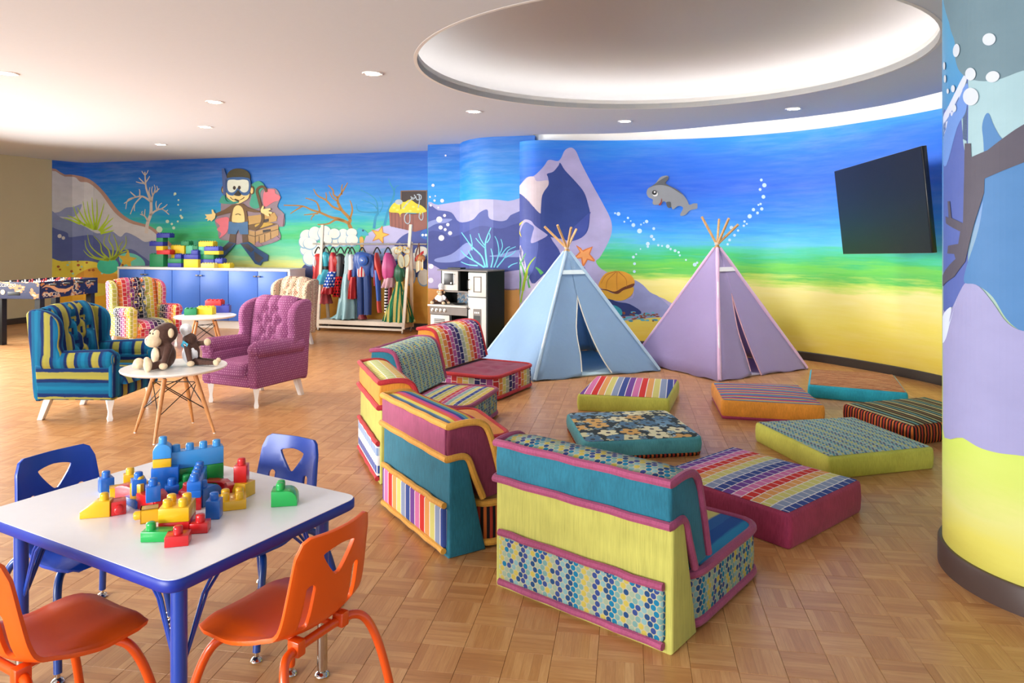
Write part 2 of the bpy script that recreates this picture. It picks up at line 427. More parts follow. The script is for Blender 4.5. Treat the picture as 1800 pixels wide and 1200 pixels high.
S3M = sea('mural_sea_right', [(0, '#dcbb3a'), (.45, '#e8d75e'), (.80, '#eee390'), (.88, '#bedb5a'), (.96, '#55c04e'), (1.06, '#6ccb4a'), (1.14, '#35bd6c'), (1.24, '#3fc0a4'), (1.34, '#4fb6dc'), (1.46, '#2f9ce8'), (1.6, '#1080ea'), (2.0, '#0560de'), (2.35, '#0a6ce0'), (2.6, '#1d88e4')], .10)
W0 = Path([(-8.8, -3), (-8.35, 7), (-7.98, 11.4), (-7.72, 12.22)], clamp=(0, 91))
W1 = Path([(-7.72, 12.22), (-7.58, 12.55), (-7.45, 12.68), (-7.28, 12.66), (-7.03, 12.56), (-1.258, 10.88)], clamp=(91.5, 751))
W2 = Path([(-1.262, 10.9), (-1.175, 10.165), (-.722, 10.06), (-.665, 9.85), (-.56, 9.63), (-.427, 9.46), (-.24, 9.35), (.288, 9.23), (.40, 9.9)], clamp=(752.5, 938))
W3 = Path([(.045, 9.75), (.050, 9.50), (.070, 9.36), (.115, 9.24), (.20, 9.15), (.35, 9.10), (.714, 9.12), (1.238, 9.13), (1.987, 9.02), (2.68, 8.76), (3.32, 8.25), (3.78, 7.5), (4.04, 6.8), (4.2, 5.8), (4.2, 4.5), (4.1, 3.3), (3.9, 1.5)], smooth=5, clamp=(907.5, 1656))
beige = plain('beige_paint', '#c3b68f', .75, var=.04, nscale=3); white = plain('white_paint', '#e4e1dc', .8)
wl = tag(wall('wall_left', W0, 0, CEIL, beige), kind='structure')
wb = tag(wall('wall_back', W1, 0, CEIL, S1M), kind='structure')
wc = tag(wall('wall_column', W2, 0, CEIL, S2M), kind='structure')
wr = tag(wall('wall_right', W3, 0, 2.60, S3M), kind='structure')
up = Path([(.045, 9.95), (.35, 9.3), (.714, 9.14), (1.238, 9.15), (1.987, 9.04), (2.68, 8.78), (3.32, 8.27), (3.79, 7.52), (4.05, 6.82), (4.21, 5.8), (4.21, 4.5), (4.11, 3.3), (3.91, 1.5)], smooth=5)
tag(wall('trim_1', up, 2.6, 3.1, white), kind='structure')
skirt = plain('dark_skirting', '#3c332d', .5)
for nm, pth, a, b in (('baseboard_left', W0, 0, None), ('baseboard_back', W1, 0, None), ('baseboard_column', W2, 1, None), ('baseboard_right', W3, 0, None)):
    v = []; f = []; pts = pth.P
    for i, p in enumerate(pts):
        u = pth.U[i]; m = (pth.at(max(u-1e-4, 0))[1]+pth.at(u+1e-4)[1]).normalized(); q = p+m*.015
        v += [(p.x, p.y, 0), (q.x, q.y, 0), (q.x, q.y, .085), (q.x-m.x*.006, q.y-m.y*.006, .093), (p.x, p.y, .093)]
    for i in range(len(pts)-1):
        for k in range(5): f.append((i*5+k, i*5+5+k, i*5+5+(k+1) % 5, i*5+(k+1) % 5))
    f += [(0, 1, 2, 3, 4), tuple((len(pts)-1)*5+k for k in (4, 3, 2, 1, 0))]
    tag(B().add(v, f).build(nm, skirt, None, True, 30), kind='structure')

# ------------------------------------------------------------ pillar
PC = Vector((2.276, 2.945)); PR = .462
pil = Path([(PC.x+PR*math.cos(a), PC.y+PR*math.sin(a)) for a in [math.radians(170-x*4) for x in range(0, 91)]][::-1], flip=1)
# order the arc so that normals look outwards and u grows to the right in the picture
arc = [math.radians(125+x*3) for x in range(0, 120)]
PIL = Path([(PC.x+PR*math.cos(a), PC.y+PR*math.sin(a)) for a in arc], clamp=(1658.5, 1830), flip=1)
def pil_mat():
    t = NT('mural_pillar', .45); co, x = t.coord()
    n = t.noise(t.scalev(co, (1.5, 1.5, 7)), 1.5, 5, .6); z = t.math('ADD', x[2], t.math('MULTIPLY', t.math('SUBTRACT', n, .5), .22))
    t.color(t.ramp(t.math('DIVIDE', z, 3), [(0, '#bfb24a'), (.18/3, '#d6cf62'), (.32/3, '#cfcf7e'), (.45/3, '#bdca62'), (.75/3, '#aec44a'), (1.5/3, '#4f7cb6'), (1.9/3, '#3d82b8'), (2.4/3, '#4c93b8')])); return t.m
pm = B().lathe([(PR, 0), (PR, CEIL)], 120, (PC.x, PC.y, 0)).build('pillar', pil_mat(), None, True, 40); tag(pm, kind='structure')
pb = B().lathe([(PR+.001, 0), (PR+.018, 0), (PR+.018, .095), (PR+.012, .105), (PR+.001, .105)], 120, (PC.x, PC.y, 0)).build('pillar_baseboard', plain('dark_skirting_brown', '#4a3a35', .45), pm, True, 40)

# ------------------------------------------------------------ ceiling
CX, CY, CR = 1.119, 5.49, 1.82
ce = [(.27, 9.13), (.9, 9.10), (1.515, 8.98), (2.05, 8.68), (2.53, 8.3), (3.16, 7.78), (3.60, 7.17), (3.80, 6.45), (3.92, 5.5), (3.92, 4.5), (3.85, 3.6)]
ces = [(p.x, p.y) for p in catmull([(a, b, 0) for a, b in ce], 5)]
outer = [(-9.2, -3.2), (6.4, -3.2), (6.4, 3.2), (3.85, 3.3)]+ces[::-1]+[(.27, 14), (-9.2, 14)]
hole = [(CX+CR*math.cos(2*PI*k/96), CY+CR*math.sin(2*PI*k/96)) for k in range(96)]
cm = plain('ceiling_paint', '#d3d7dc', .85)
def slab(name, outer, holes, z0, z1, mat, parent=None):
    polys = [[Vector((x, y, 0)) for x, y in q] for q in [outer]+holes]; tr = tessellate_polygon(polys); P = [p for q in polys for p in q]; n = len(P)
    v = [(p.x, p.y, z0) for p in P]+[(p.x, p.y, z1) for p in P]; f = []
    for t in tr: f += [tuple(t), tuple(i+n for i in t[::-1])]
    k = 0
    for q in polys:
        m = len(q)
        for i in range(m): f.append((k+i, k+(i+1) % m, n+k+(i+1) % m, n+k+i))
        k += m
    b = bmesh.new(); vv = [b.verts.new(x) for x in v]
    for q in f:
        try: b.faces.new([vv[i] for i in q])
        except ValueError: pass
    bmesh.ops.recalc_face_normals(b, faces=b.faces[:])
    return B().bm(b).build(name, mat, parent, True, 30)
cl = tag(slab('ceiling', outer, [hole], CEIL, CEIL+.05, cm), kind='structure')
# upstand lip of the round recess, its cove shelf and the shallow dome above
B().lathe([(CR, -.001), (CR+.025, -.001), (CR+.025, .085), (CR, .085), (CR, -.001)], 96, (CX, CY, CEIL)).build('recess_lip', white, cl)
dome = [(CR+.32, .05), (CR+.32, .16), (CR+.22, .24), (CR+.02, .33), (CR-.28, .38), (CR-.7, .40), (0, .40)]
dp = [(p.x, p.y) for p in catmull([(a, b, 0) for a, b in dome], 4)]; dp = [(max(a, 0), b) for a, b in dp]
B().lathe(dp, 96, (CX, CY, CEIL), caps=False).build('recess_dome', plain('dome_paint', '#c9c8c8', .85), cl)
def emit(name, col, st):
    t = NT(name); t.p.inputs['Emission Color'].default_value = lin(col); t.p.inputs['Emission Strength'].default_value = st
    t.p.inputs['Base Color'].default_value = lin(col); return t.m
B().lathe([(CR+.10, .052), (CR+.13, .052), (CR+.13, .064), (CR+.10, .064), (CR+.10, .052)], 96, (CX, CY, CEIL)).build('light_strip', emit('dome_led', '#fff6f0', 9), cl)
# top of the wall-wash slot along the curved wall
tag(B().prism([(.2, 10.2), (.2, 8.6), (3, 6), (3.6, 3.4), (4.6, 3.2), (4.8, 7), (3.6, 9.6), (1.5, 10.2)], 3.1, 3.15).build('trim_2', white, None, False), kind='structure')
off = []
for i, (x, y) in enumerate(ces):
    a = Vector(ces[min(i+1, len(ces)-1)])-Vector(ces[max(i-1, 0)]); nrm = Vector((a.y, -a.x)).normalized(); off.append((x+nrm.x*.10, y+nrm.y*.10, CEIL+.065))
B().tube(off[2:-2], .011, 6).build('light_strip', emit('slot_led', '#fff8f2', 34), cl)
# closing wall on the right, behind the pillar, and beyond the frame
tag(B().box(4.0, 6.4, 2.2, 2.3, 0, CEIL).build('wall_front', white, None, False), kind='structure')

# ------------------------------------------------------------ recessed downlights
dlw = plain('downlight_trim', '#f2f0ec', .4); dle = emit('downlight_glow', '#fffaf0', 22)
names = ['round recessed downlight nearest the left edge of the ceiling', 'recessed downlight second nearest above the armchairs, right of the left-edge one',
 'recessed downlight above the diving monkey, between two others', 'recessed downlight farthest back, close to the left mural wall',
 'small downlight alone in the middle ceiling, left of the round recess', 'small downlight near the blue column, under the left of the round recess',
 'small downlight between round recess and curved wall, above the blue tent', 'small downlight in front of the wall slot, above the lilac tent and television']
for (px, py), nm in zip([(12, 129), (377, 179), (361, 223), (283, 254), (655, 129), (833, 196), (1099, 213), (1395, 191)], names):
    p = PZ(px, py, CEIL); t = thing('downlight', nm, 'light', (p.x, p.y, CEIL), 0, 'recessed ceiling downlights')
    B().lathe([(.056, -.003), (.078, -.006), (.082, 0), (.056, .0)], 24).build('trim_ring', dlw, t)
    B().lathe([(0, -.004), (.057, -.004)], 24).build('lens', dle, t)
    l = bpy.data.lights.new('downlight_lamp', 'SPOT'); l.energy = 55; l.spot_size = 2.0; l.spot_blend = .8; l.shadow_soft_size = .05; l.color = (1, .95, .87)
    o = bpy.data.objects.new('downlight_lamp', l); C.objects.link(o); o.parent = t; o.location = (0, 0, -.02)

# ============================================================ MURAL PAINT
# painted shapes are flat paint layers that follow the wall surface
def decal(path, polys, mat, layer, name, parent, smooth=True, straight=False):
    allb = bmesh.new()
    for poly in polys:
        pts = [(p.x, p.y) for p in catmull([(a, b, 0) for a, b in poly], 4, True)] if smooth else poly
        q = [path.uz(*p) for p in pts]; cl_ = []
        for p in q:
            if not cl_ or (abs(p[0]-cl_[-1][0])+abs(p[1]-cl_[-1][1])) > 1e-4: cl_.append(p)
        q = cl_
        if len(q) < 3: continue
        try: tr = tessellate_polygon([[Vector((a, b, 0)) for a, b in q]])
        except Exception: continue
        b = bmesh.new(); vs = [b.verts.new((a, c, 0)) for a, c in q]
        for t in tr:
            try: b.faces.new([vs[i] for i in t])
            except ValueError: pass
        lo = min(p[0] for p in q); hi = max(p[0] for p in q)
        if not straight:
            for u in path.U:
                if lo < u < hi: bmesh.ops.bisect_plane(b, geom=b.verts[:]+b.edges[:]+b.faces[:], plane_co=(u, 0, 0), plane_no=(1, 0, 0), dist=1e-6)
        k = {}
        for v in b.verts: k[v] = allb.verts.new(v.co)
        for f in b.faces:
            try: allb.faces.new([k[v] for v in f.verts])
            except ValueError: pass
        b.free()
    for v in allb.verts:
        p, n = path.at(v.co.x, .0007*layer); v.co = Vector((p.x, p.y, v.co.y))
    for f in allb.faces:
        f.normal_update(); c = f.calc_center_median()
        if f.normal.dot(Vector((0, 0, EYE))-c) < 0: f.normal_flip()
    return B().bm(allb).build(name, mat, parent, False)
def stroke(pts, w0, w1=None, smooth=True):
    w1 = w0 if w1 is None else w1
    P = [(p.x, p.y) for p in catmull([(a, b, 0) for a, b in pts], 4)] if smooth and len(pts) > 2 else pts
    L = []; R = []; n = len(P)
    for i, (x, y) in enumerate(P):
        a = P[min(i+1, n-1)]; b = P[max(i-1, 0)]; dx, dy = a[0]-b[0], a[1]-b[1]; d = math.hypot(dx, dy) or 1
        w = (w0+(w1-w0)*i/(n-1))/2; L.append((x-dy/d*w, y+dx/d*w)); R.append((x+dy/d*w, y-dx/d*w))
    return L+R[::-1]
def circ(x, y, rx, ry=None, n=12, rot=0):
    ry = rx if ry is None else ry
    return [(x+rx*math.cos(a)*math.cos(rot)-ry*math.sin(a)*math.sin(rot), y+rx*math.cos(a)*math.sin(rot)+ry*math.sin(a)*math.cos(rot)) for a in [2*PI*k/n for k in range(n)]]
def star(x, y, r, rot=0, inner=.42):
    return [(x+(r if k % 2 == 0 else r*inner)*math.sin(rot+PI*k/5), y-(r if k % 2 == 0 else r*inner)*math.cos(rot+PI*k/5)) for k in range(10)]
def paint(name, c, v=.10):
    k = 'paint_'+name+c
    if k in _mc: return _mc[k]
    t = NT(k, .6); co, _ = t.coord(); n = t.noise(t.scalev(co, (1.5, 1.5, 3)), 2.2, 5, .6); c = lin(c)
    t.color(t.mix(t.math('MULTIPLY_ADD', n, 1.8, -.4), tuple(x*(1-v) for x in c[:3])+(1,), tuple(min(1, x*(1+v)+.01) for x in c[:3])+(1,))); _mc[k] = t.m; return t.m
def reg(x0, y0, s):                           # converts measurements of an enlarged detail to the photograph's frame
    return lambda L: [(x0+a/s, y0+b/s) for a, b in L]
def S(L, s0, s1=None, rg=None): return stroke(rg(L), s0, s1)
# ---- left wall
r1 = reg(0, 260, 3.333)
D = lambda polys, col, lay, nm, sm=True, path=W1, par=wb: decal(path, polys, paint(nm, col), lay, nm, par, sm, path is W1 and min(p[0] for q in polys for p in q) > 182)
D([r1([(280, 158), (380, 156), (430, 157), (525, 183), (608, 255), (690, 362), (765, 420), (880, 458), (950, 510), (1025, 590), (1045, 690), (280, 700)])], '#b08a78', 1, 'painted_rock_edge')
D([r1([(280, 172), (380, 168), (440, 172), (470, 198), (520, 205), (590, 265), (670, 375), (755, 437), (868, 470), (935, 525), (1010, 600), (1030, 690), (280, 700)])], '#c9c6c4', 2, 'painted_pale_rock')
D([r1([(280, 385), (345, 375), (385, 350), (430, 345), (480, 330), (455, 385), (420, 405), (340, 400)])], '#8f96b8', 3, 'painted_rock_shadow')
D([r1([(280, 385), (360, 410), (420, 428), (500, 462), (570, 500), (650, 485), (705, 520), (740, 495), (800, 520), (850, 550), (905, 545), (960, 600), (985, 655), (990, 692), (280, 692)])], '#828bac', 4, 'painted_slate_rock')
D([r1([(280, 480), (345, 480), (395, 498), (405, 522), (470, 515), (540, 510), (580, 540), (630, 590), (700, 600), (770, 592), (830, 630), (870, 660), (885, 690), (280, 690)])], '#525d92', 5, 'painted_dark_rock')
D([r1([(270, 672), (360, 664), (460, 660), (560, 668), (640, 705), (700, 715), (920, 690), (960, 700), (960, 1000), (270, 1000)])], '#e2cf46', 6, 'painted_sand')
D([r1([(440, 752), (500, 715), (560, 700), (620, 722), (700, 745), (700, 800), (560, 790), (430, 800)])], '#dd9f34', 7, 'painted_dune')
D([r1([(280, 860), (420, 830), (560, 870), (700, 850), (700, 1010), (280, 1000)])], '#e9b02c', 7, 'painted_dune')
D([r1(circ(634, 690, 63, 48))], '#3fc09a', 9, 'painted_mint_stone')
D([r1(circ(775, 665, 80, 46, rot=.35))], '#6cc9ae', 8, 'painted_teal_stone')
D([r1(star(745, 655, 60, .15))], '#d8b23c', 10, 'painted_starfish', False)
gr = [[(560, 480), (545, 380), (540, 290)], [(560, 480), (570, 390), (568, 300)], [(565, 480), (590, 400), (612, 325)], [(550, 480), (525, 400), (512, 312)], [(540, 475), (505, 400), (485, 312)],
      [(530, 470), (480, 400), (452, 345)], [(520, 462), (460, 420), (428, 338)], [(580, 485), (620, 430), (640, 388)], [(590, 488), (630, 440), (666, 408)], [(590, 495), (640, 465), (662, 452)], [(500, 455), (440, 415), (395, 395)], [(590, 500), (640, 490), (668, 482)], [(470, 445), (420, 425), (372, 410)]]
D([stroke(r1(g), 4.2, .8) for g in gr], '#b4d028', 7, 'painted_seagrass', False)
g2 = [[(640, 655), (560, 640), (510, 590), (500, 540)], [(640, 655), (580, 620), (530, 570), (515, 505)], [(645, 655), (600, 610), (590, 560), (550, 515)], [(650, 655), (640, 600), (610, 560), (620, 510)], [(655, 655), (665, 590), (640, 540), (650, 500)],
      [(660, 655), (690, 600), (680, 545), (665, 505)], [(665, 655), (715, 600), (740, 560), (738, 515)], [(640, 658), (570, 650), (520, 630), (488, 596)], [(668, 655), (700, 620), (700, 580), (722, 545)], [(650, 658), (700, 620), (750, 600), (720, 590)]]
D([stroke(r1(g), 3.4, .8) for g in g2], '#a9bc34', 11, 'painted_seaweed', False)
D([r1(circ(a, b, c, c*.8, 8)) for a, b, c in [(340, 695, 9), (350, 712, 7), (418, 722, 9), (458, 686, 9), (455, 664, 6), (470, 712, 6), (510, 672, 7), (525, 716, 8), (548, 715, 9), (720, 684, 7)]], '#a4562a', 10, 'painted_pebbles')
D([r1(circ(a, b, c, c*.7, 8)) for a, b, c in [(395, 685, 8), (478, 695, 7), (425, 735, 8), (405, 670, 6), (600, 735, 7)]], '#9fd0b8', 10, 'painted_pale_pebbles')
D([r1(circ(a, b, c)) for a, b, c in [(1027, 268, 8), (1047, 305, 5), (1045, 333, 5), (1060, 363, 5), (1060, 398, 7), (1067, 408, 8), (1043, 430, 6), (982, 430, 10), (1008, 445, 7), (1019, 468, 9), (935, 477, 18), (982, 512, 15), (1022, 275, 4)]], '#cfe3c4', 7, 'painted_bubbles')
tr = [([(858, 500), (866, 440), (885, 385), (886, 310)], 5, 3.2), ([(886, 312), (862, 250), (855, 215), (850, 140)], 3.2, 1.2), ([(852, 160), (862, 148), (870, 130)], 1.5, .8), ([(850, 160), (838, 145), (832, 135)], 1.5, .8), ([(855, 215), (830, 190), (815, 175)], 2, .8), ([(848, 208), (820, 204), (798, 198)], 1.8, .8), ([(856, 200), (870, 180), (878, 165)], 1.8, .8),
      ([(886, 315), (840, 285), (790, 290), (728, 325)], 3, 1), ([(800, 288), (770, 262), (765, 255)], 2, .8), ([(820, 282), (820, 250), (815, 242)], 1.8, .8), ([(790, 290), (750, 305), (738, 358)], 2, .8), ([(830, 285), (790, 330), (765, 388)], 2.2, .9), ([(790, 335), (788, 355), (790, 370)], 1.5, .8),
      ([(890, 318), (900, 270), (935, 238)], 2.6, 1), ([(905, 262), (925, 250), (920, 222)], 1.8, .8), ([(897, 285), (890, 250), (895, 225)], 1.8, .8), ([(900, 272), (910, 240), (905, 215)], 1.6, .8), ([(888, 300), (875, 260), (880, 230)], 1.6, .8),
      ([(880, 395), (910, 370), (950, 358), (992, 390)], 3, 1), ([(920, 366), (915, 330), (918, 310)], 2, .8), ([(940, 360), (965, 345), (982, 330)], 1.8, .8), ([(925, 362), (935, 335), (950, 322)], 1.6, .8), ([(955, 360), (975, 370), (985, 362)], 1.6, .8), ([(868, 430), (850, 400), (822, 388)], 2.4, .9), ([(848, 398), (850, 370), (852, 358)], 1.6, .8), ([(842, 396), (832, 380), (836, 370)], 1.4, .8)]
D([stroke(r1(a), b*1.3, c*1.5) for a, b, c in tr], '#cfc2b6', 7, 'painted_coral_tree', False)
D([r1(circ(348, 516, 12)), r1(circ(370, 527, 10))], '#d8cfc4', 7, 'painted_shells')
# ---- right part of the left wall
r2 = reg(350, 260, 3.529)
oc = [([(945, 505), (930, 470), (935, 440), (885, 385), (862, 340)], 4.5, 3), ([(862, 345), (860, 320), (858, 300)], 3, 1.8), ([(860, 310), (890, 270), (922, 215)], 2.6, 1), ([(885, 290), (885, 240), (890, 225)], 1.8, .8), ([(860, 310), (835, 290), (830, 260), (802, 232)], 2.4, 1), ([(858, 330), (825, 305), (808, 270)], 1.8, .8),
      ([(885, 385), (830, 365), (785, 322), (735, 295), (710, 255)], 3, 1), ([(788, 322), (790, 300), (786, 275)], 1.8, .8), ([(935, 470), (870, 440), (820, 430), (750, 400), (700, 385), (640, 360), (525, 355)], 3.6, 1.2), ([(640, 362), (600, 385), (565, 408)], 2, .8), ([(750, 400), (740, 360), (720, 330), (660, 310)], 2.4, 1), ([(740, 405), (700, 410), (650, 415)], 2, .9), ([(715, 415), (700, 430), (695, 448)], 1.6, .8),
      ([(900, 455), (850, 445), (800, 470), (735, 475)], 3, 1.2), ([(935, 440), (950, 390), (945, 350), (935, 325)], 2.6, 1)]
D([stroke(r2(a), b*1.5, c*1.5) for a, b, c in oc], '#a0701e', 2, 'painted_orange_coral', False)
tw = [([(1085, 500), (1095, 430), (1110, 400), (1060, 400), (990, 390), (975, 350)], 5, 1.2), ([(1110, 400), (1100, 330), (1060, 290), (1000, 260)], 2.5, 1), ([(1150, 480), (1170, 400), (1200, 320), (1210, 270), (1185, 220), (1175, 190)], 5, 1.5), ([(1210, 270), (1220, 240), (1240, 232)], 2, 1), ([(1105, 380), (1080, 350), (1010, 320)], 2, .9), ([(1120, 400), (1140, 350), (1120, 300)], 2, .9)]
D([stroke(r2(a), b, c) for a, b, c in tw], '#1787ac', 1, 'painted_teal_coral', False)
D([r2([(1010, 620), (1040, 540), (1085, 510), (1180, 480), (1290, 500), (1440, 470), (1440, 820), (1000, 820), (985, 700)])], '#b3aed0', 3, 'painted_lilac_rock')
D([r2([(1200, 640), (1235, 570), (1300, 525), (1440, 480), (1440, 700), (1280, 690), (1195, 700)])], '#3d4a8e', 4, 'painted_navy_rock')
D([r2([(640, 740), (700, 700), (800, 680), (860, 700), (1000, 690), (1100, 700), (1440, 690), (1440, 815), (640, 815)])], '#2c3a74', 4, 'painted_navy_rock')
D([r2([(1090, 640), (1160, 620), (1260, 632), (1200, 660), (1280, 690), (1180, 700), (1100, 680)])], '#8fa6cc', 5, 'painted_rock_shadow')
D([r2([(560, 815), (1450, 800), (1450, 1130), (560, 1130)])], '#e0a436', 5, 'painted_sand', False)
sh = [(670, 545, 40, 38), (720, 530, 38, 42), (780, 525, 40, 42), (840, 530, 34, 30), (895, 530, 32, 28), (948, 525, 32, 26), (655, 580, 32, 36), (790, 570, 34, 34), (845, 580, 32, 32), (898, 572, 34, 32), (950, 570, 36, 34), (690, 590, 40, 34), (670, 630, 40, 36), (690, 680, 42, 44), (745, 640, 40, 40), (1380, 640, 40, 30), (1395, 800, 35, 50), (1310, 790, 30, 55), (1220, 650, 34, 40), (1340, 700, 34, 50)]
for i_ in range(4):
    D([r2(circ(a, b+4, c+5, d+5)) for a, b, c, d in sh[i_::4]], '#86acc6', 6+2*i_, 'painted_clam_shadow'); D([r2(circ(a, b, c, d)) for a, b, c, d in sh[i_::4]], '#e9e6d4', 7+2*i_, 'painted_clam_shells')
sea_h = [[(1010, 500), (985, 500), (975, 540), (985, 580), (1000, 640), (1010, 720), (1000, 790), (1020, 790), (1035, 720), (1020, 640), (1005, 580), (1005, 545), (1030, 545), (1052, 540), (1040, 520)]]
D([r2(s) for s in sea_h], '#35a9bb', 8, 'painted_seahorse')
D([r2([(995, 560), (1018, 555), (1022, 600), (1008, 640)])], '#d8a240', 9, 'painted_seahorse_belly')
D([r2(circ(1018, 512, 6))], '#143a66', 9, 'painted_seahorse_eye')
D([r2(star(1122, 540, 62, .25))], '#c77a34', 8, 'painted_starfish_rim', False)
D([r2(star(1122, 540, 50, .25))], '#e6b53c', 9, 'painted_starfish_body', False)
# painted treasure chest
D([r2([(1178, 395), (1340, 410), (1340, 520), (1185, 485)]), r2([(1340, 410), (1415, 380), (1415, 498), (1340, 520)])], '#8f5446', 6, 'painted_chest_box', False)
D([stroke(r2([(x, 398+(x-1180)*.09), (x+2, 488+(x-1180)*.2)]), .8) for x in range(1195, 1340, 22)]+[stroke(r2([(1178, 395), (1340, 410), (1415, 380)]), 1.6)], '#5e3a34', 7, 'painted_chest_boards', False)
D([r2([(1252, 268), (1416, 264), (1416, 380), (1252, 380)])], '#33241f', 6, 'painted_chest_lid', False)
D([stroke(r2([(1252, 380), (1252, 266), (1416, 264), (1416, 380)]), 1.8, smooth=False) if False else stroke(r2([(1252, 380), (1253, 300), (1253, 266)]), 1.6), stroke(r2([(1252, 267), (1330, 265), (1416, 265)]), 1.6), stroke(r2([(1413, 265), (1413, 320), (1413, 380)]), 2)], '#7d604c', 8, 'painted_chest_rim', False)
D([r2([(1180, 395), (1200, 350), (1235, 330), (1275, 335), (1310, 320), (1350, 345), (1385, 360), (1412, 392), (1380, 405), (1375, 422), (1362, 405), (1260, 404), (1250, 430), (1238, 404)])], '#d9c821', 8, 'painted_gold_heap')
D([r2(circ(a, b, 9, 6, 8)) for a, b in [(1210, 370), (1240, 350), (1290, 345), (1330, 365), (1360, 380), (1270, 375), (1230, 385), (1310, 390)]], '#efe45c', 9, 'painted_gold_coins')
D([stroke(r2(a), 1.7) for a in ([(1265, 375), (1300, 335), (1330, 305)], [(1365, 285), (1368, 330), (1360, 370)], [(1345, 300), (1352, 320), (1375, 318), (1378, 298), (1366, 288), (1352, 290)], [(1315, 300), (1325, 318), (1342, 305), (1335, 290)], [(1298, 400), (1278, 420), (1278, 455), (1295, 470), (1308, 455), (1308, 410)], [(1370, 400), (1366, 430), (1380, 448), (1390, 430), (1388, 400)])]+[r2(circ(1240, 335, 24, 17))], '#a8b3b6', 10, 'painted_silver_treasure', False)
D([r2([(1372, 530), (1395, 508), (1430, 505), (1432, 560), (1400, 565), (1375, 550)])], '#2a62b0', 8, 'painted_blue_fish')
D([r2(circ(1388, 540, 8)), r2(circ(1408, 540, 8))], '#e8eef0', 9, 'painted_fish_eyes')
D([stroke([(94, 290), (180, 296), (340, 300), (520, 296), (740, 290)], 1)], '#0a63b4', 1, 'painted_brush_line')
# ---- column
r4 = reg(720, 220, 3)
Dc = lambda polys, col, lay, nm, sm=True: decal(W2, polys, paint(nm, col), lay, nm, wc, sm)
Dc([r4([(90, 430), (150, 420), (262, 402), (350, 390), (450, 392), (520, 400), (640, 410), (640, 760), (90, 760)])], '#a9a9d2', 1, 'painted_lilac_rock')
Dc([r4([(90, 440), (150, 448), (220, 460), (262, 510), (330, 500), (370, 460), (410, 445), (420, 490), (470, 505), (510, 500), (545, 468), (640, 470), (640, 790), (90, 790)])], '#44539c', 2, 'painted_blue_rock')
Dc([r4([(90, 580), (160, 560), (220, 590), (300, 560), (380, 530), (480, 545), (560, 520), (640, 520), (640, 790), (90, 790)])], '#34428a', 3, 'painted_navy_rock')
Dc([r4([(90, 515), (150, 495), (225, 495), (190, 515), (140, 520), (90, 545)]), r4([(135, 705), (220, 680), (300, 620), (330, 640), (300, 690), (240, 720), (150, 722)]), r4([(420, 690), (480, 680), (560, 660), (640, 650), (640, 690), (500, 695)])], '#7f8dc6', 4, 'painted_rock_shadow')
Dc([r4([(90, 735), (140, 745), (200, 780), (330, 800), (560, 765), (660, 770), (660, 860), (90, 860)])], '#a79dc8', 4, 'painted_lilac_rock')
Dc([r4([(90, 860), (700, 860), (700, 1150), (90, 1150)])], '#c98a3c', 4, 'painted_sand', False)
tq = [([(410, 750), (400, 650), (405, 600), (430, 540)], 3.4, 1.6), ([(400, 750), (380, 690), (330, 640), (300, 600), (275, 565)], 3, 1.4), ([(400, 650), (370, 620), (350, 595)], 2, 1.2), ([(400, 640), (375, 600), (365, 570)], 2, 1.2), ([(408, 620), (425, 590), (418, 560)], 2, 1.2), ([(430, 750), (440, 700), (430, 650)], 2.4, 1.3), ([(445, 750), (470, 680), (465, 620), (450, 585)], 2.4, 1.3), ([(470, 690), (490, 640), (482, 600)], 2, 1.2), ([(395, 750), (350, 720), (300, 690), (272, 660)], 3, 1.4), ([(340, 715), (320, 680), (310, 660)], 2, 1.2), ([(330, 660), (330, 620), (320, 575)], 2, 1.2), ([(360, 740), (310, 735), (272, 720)], 2.4, 1.2),
      ([(460, 750), (500, 700), (520, 660), (560, 640)], 2.4, 1.2), ([(500, 700), (540, 680), (560, 660)], 2, 1.2), ([(480, 690), (510, 650), (530, 640)], 2, 1.2), ([(520, 750), (540, 735), (570, 725)], 2.2, 1.2)]
Dc([stroke(r4(a), b, c) for a, b, c in tq], '#68c6dc', 5, 'painted_turquoise_coral', False)
Dc([r4(circ(a, b, c)) for a, b, c in [(124, 317, 8), (108, 378, 5), (132, 397, 6), (112, 422, 7), (172, 398, 10), (152, 434, 5), (157, 497, 16), (185, 476, 8), (202, 524, 9), (164, 539, 11), (188, 550, 8), (214, 569, 11), (168, 594, 15), (114, 744, 13), (112, 818, 14), (190, 160, 5), (136, 373, 4)]], '#d7d9e6', 6, 'painted_bubbles')
# ---- big curved wall
r6 = reg(900, 250, 3.872); r5 = reg(1040, 180, 2.4); r7 = reg(820, 360, 2.8125)
Dr = lambda polys, col, lay, nm, sm=True: decal(W3, polys, paint(nm, col), lay, nm, wr, sm)
Dr([r6([(10, 340), (40, 310), (100, 240), (150, 228), (215, 165), (250, 120), (310, 128), (335, 105), (360, 55), (400, 36), (435, 60), (470, 140), (540, 275), (620, 420), (670, 520), (680, 600), (655, 680), (600, 780), (572, 815), (640, 880), (860, 950), (950, 1030), (1060, 1080), (1100, 1175), (10, 1180)])], '#a9a2cb', 1, 'painted_lilac_rock')
Dr([r6([(12, 350), (60, 290), (110, 238), (150, 236), (170, 265), (250, 260), (240, 310), (205, 360), (200, 420), (198, 470), (185, 480), (120, 410), (60, 352)])], '#cdbfc6', 2, 'painted_pale_rock')
Dr([r6([(238, 215), (280, 200), (315, 160), (328, 140), (360, 190), (430, 265), (490, 340), (520, 430), (530, 490), (515, 600), (460, 655), (380, 668), (350, 660), (250, 640), (210, 600), (195, 560), (200, 400), (215, 340), (248, 290), (245, 240)])], '#1c3a86', 3, 'painted_navy_cave')
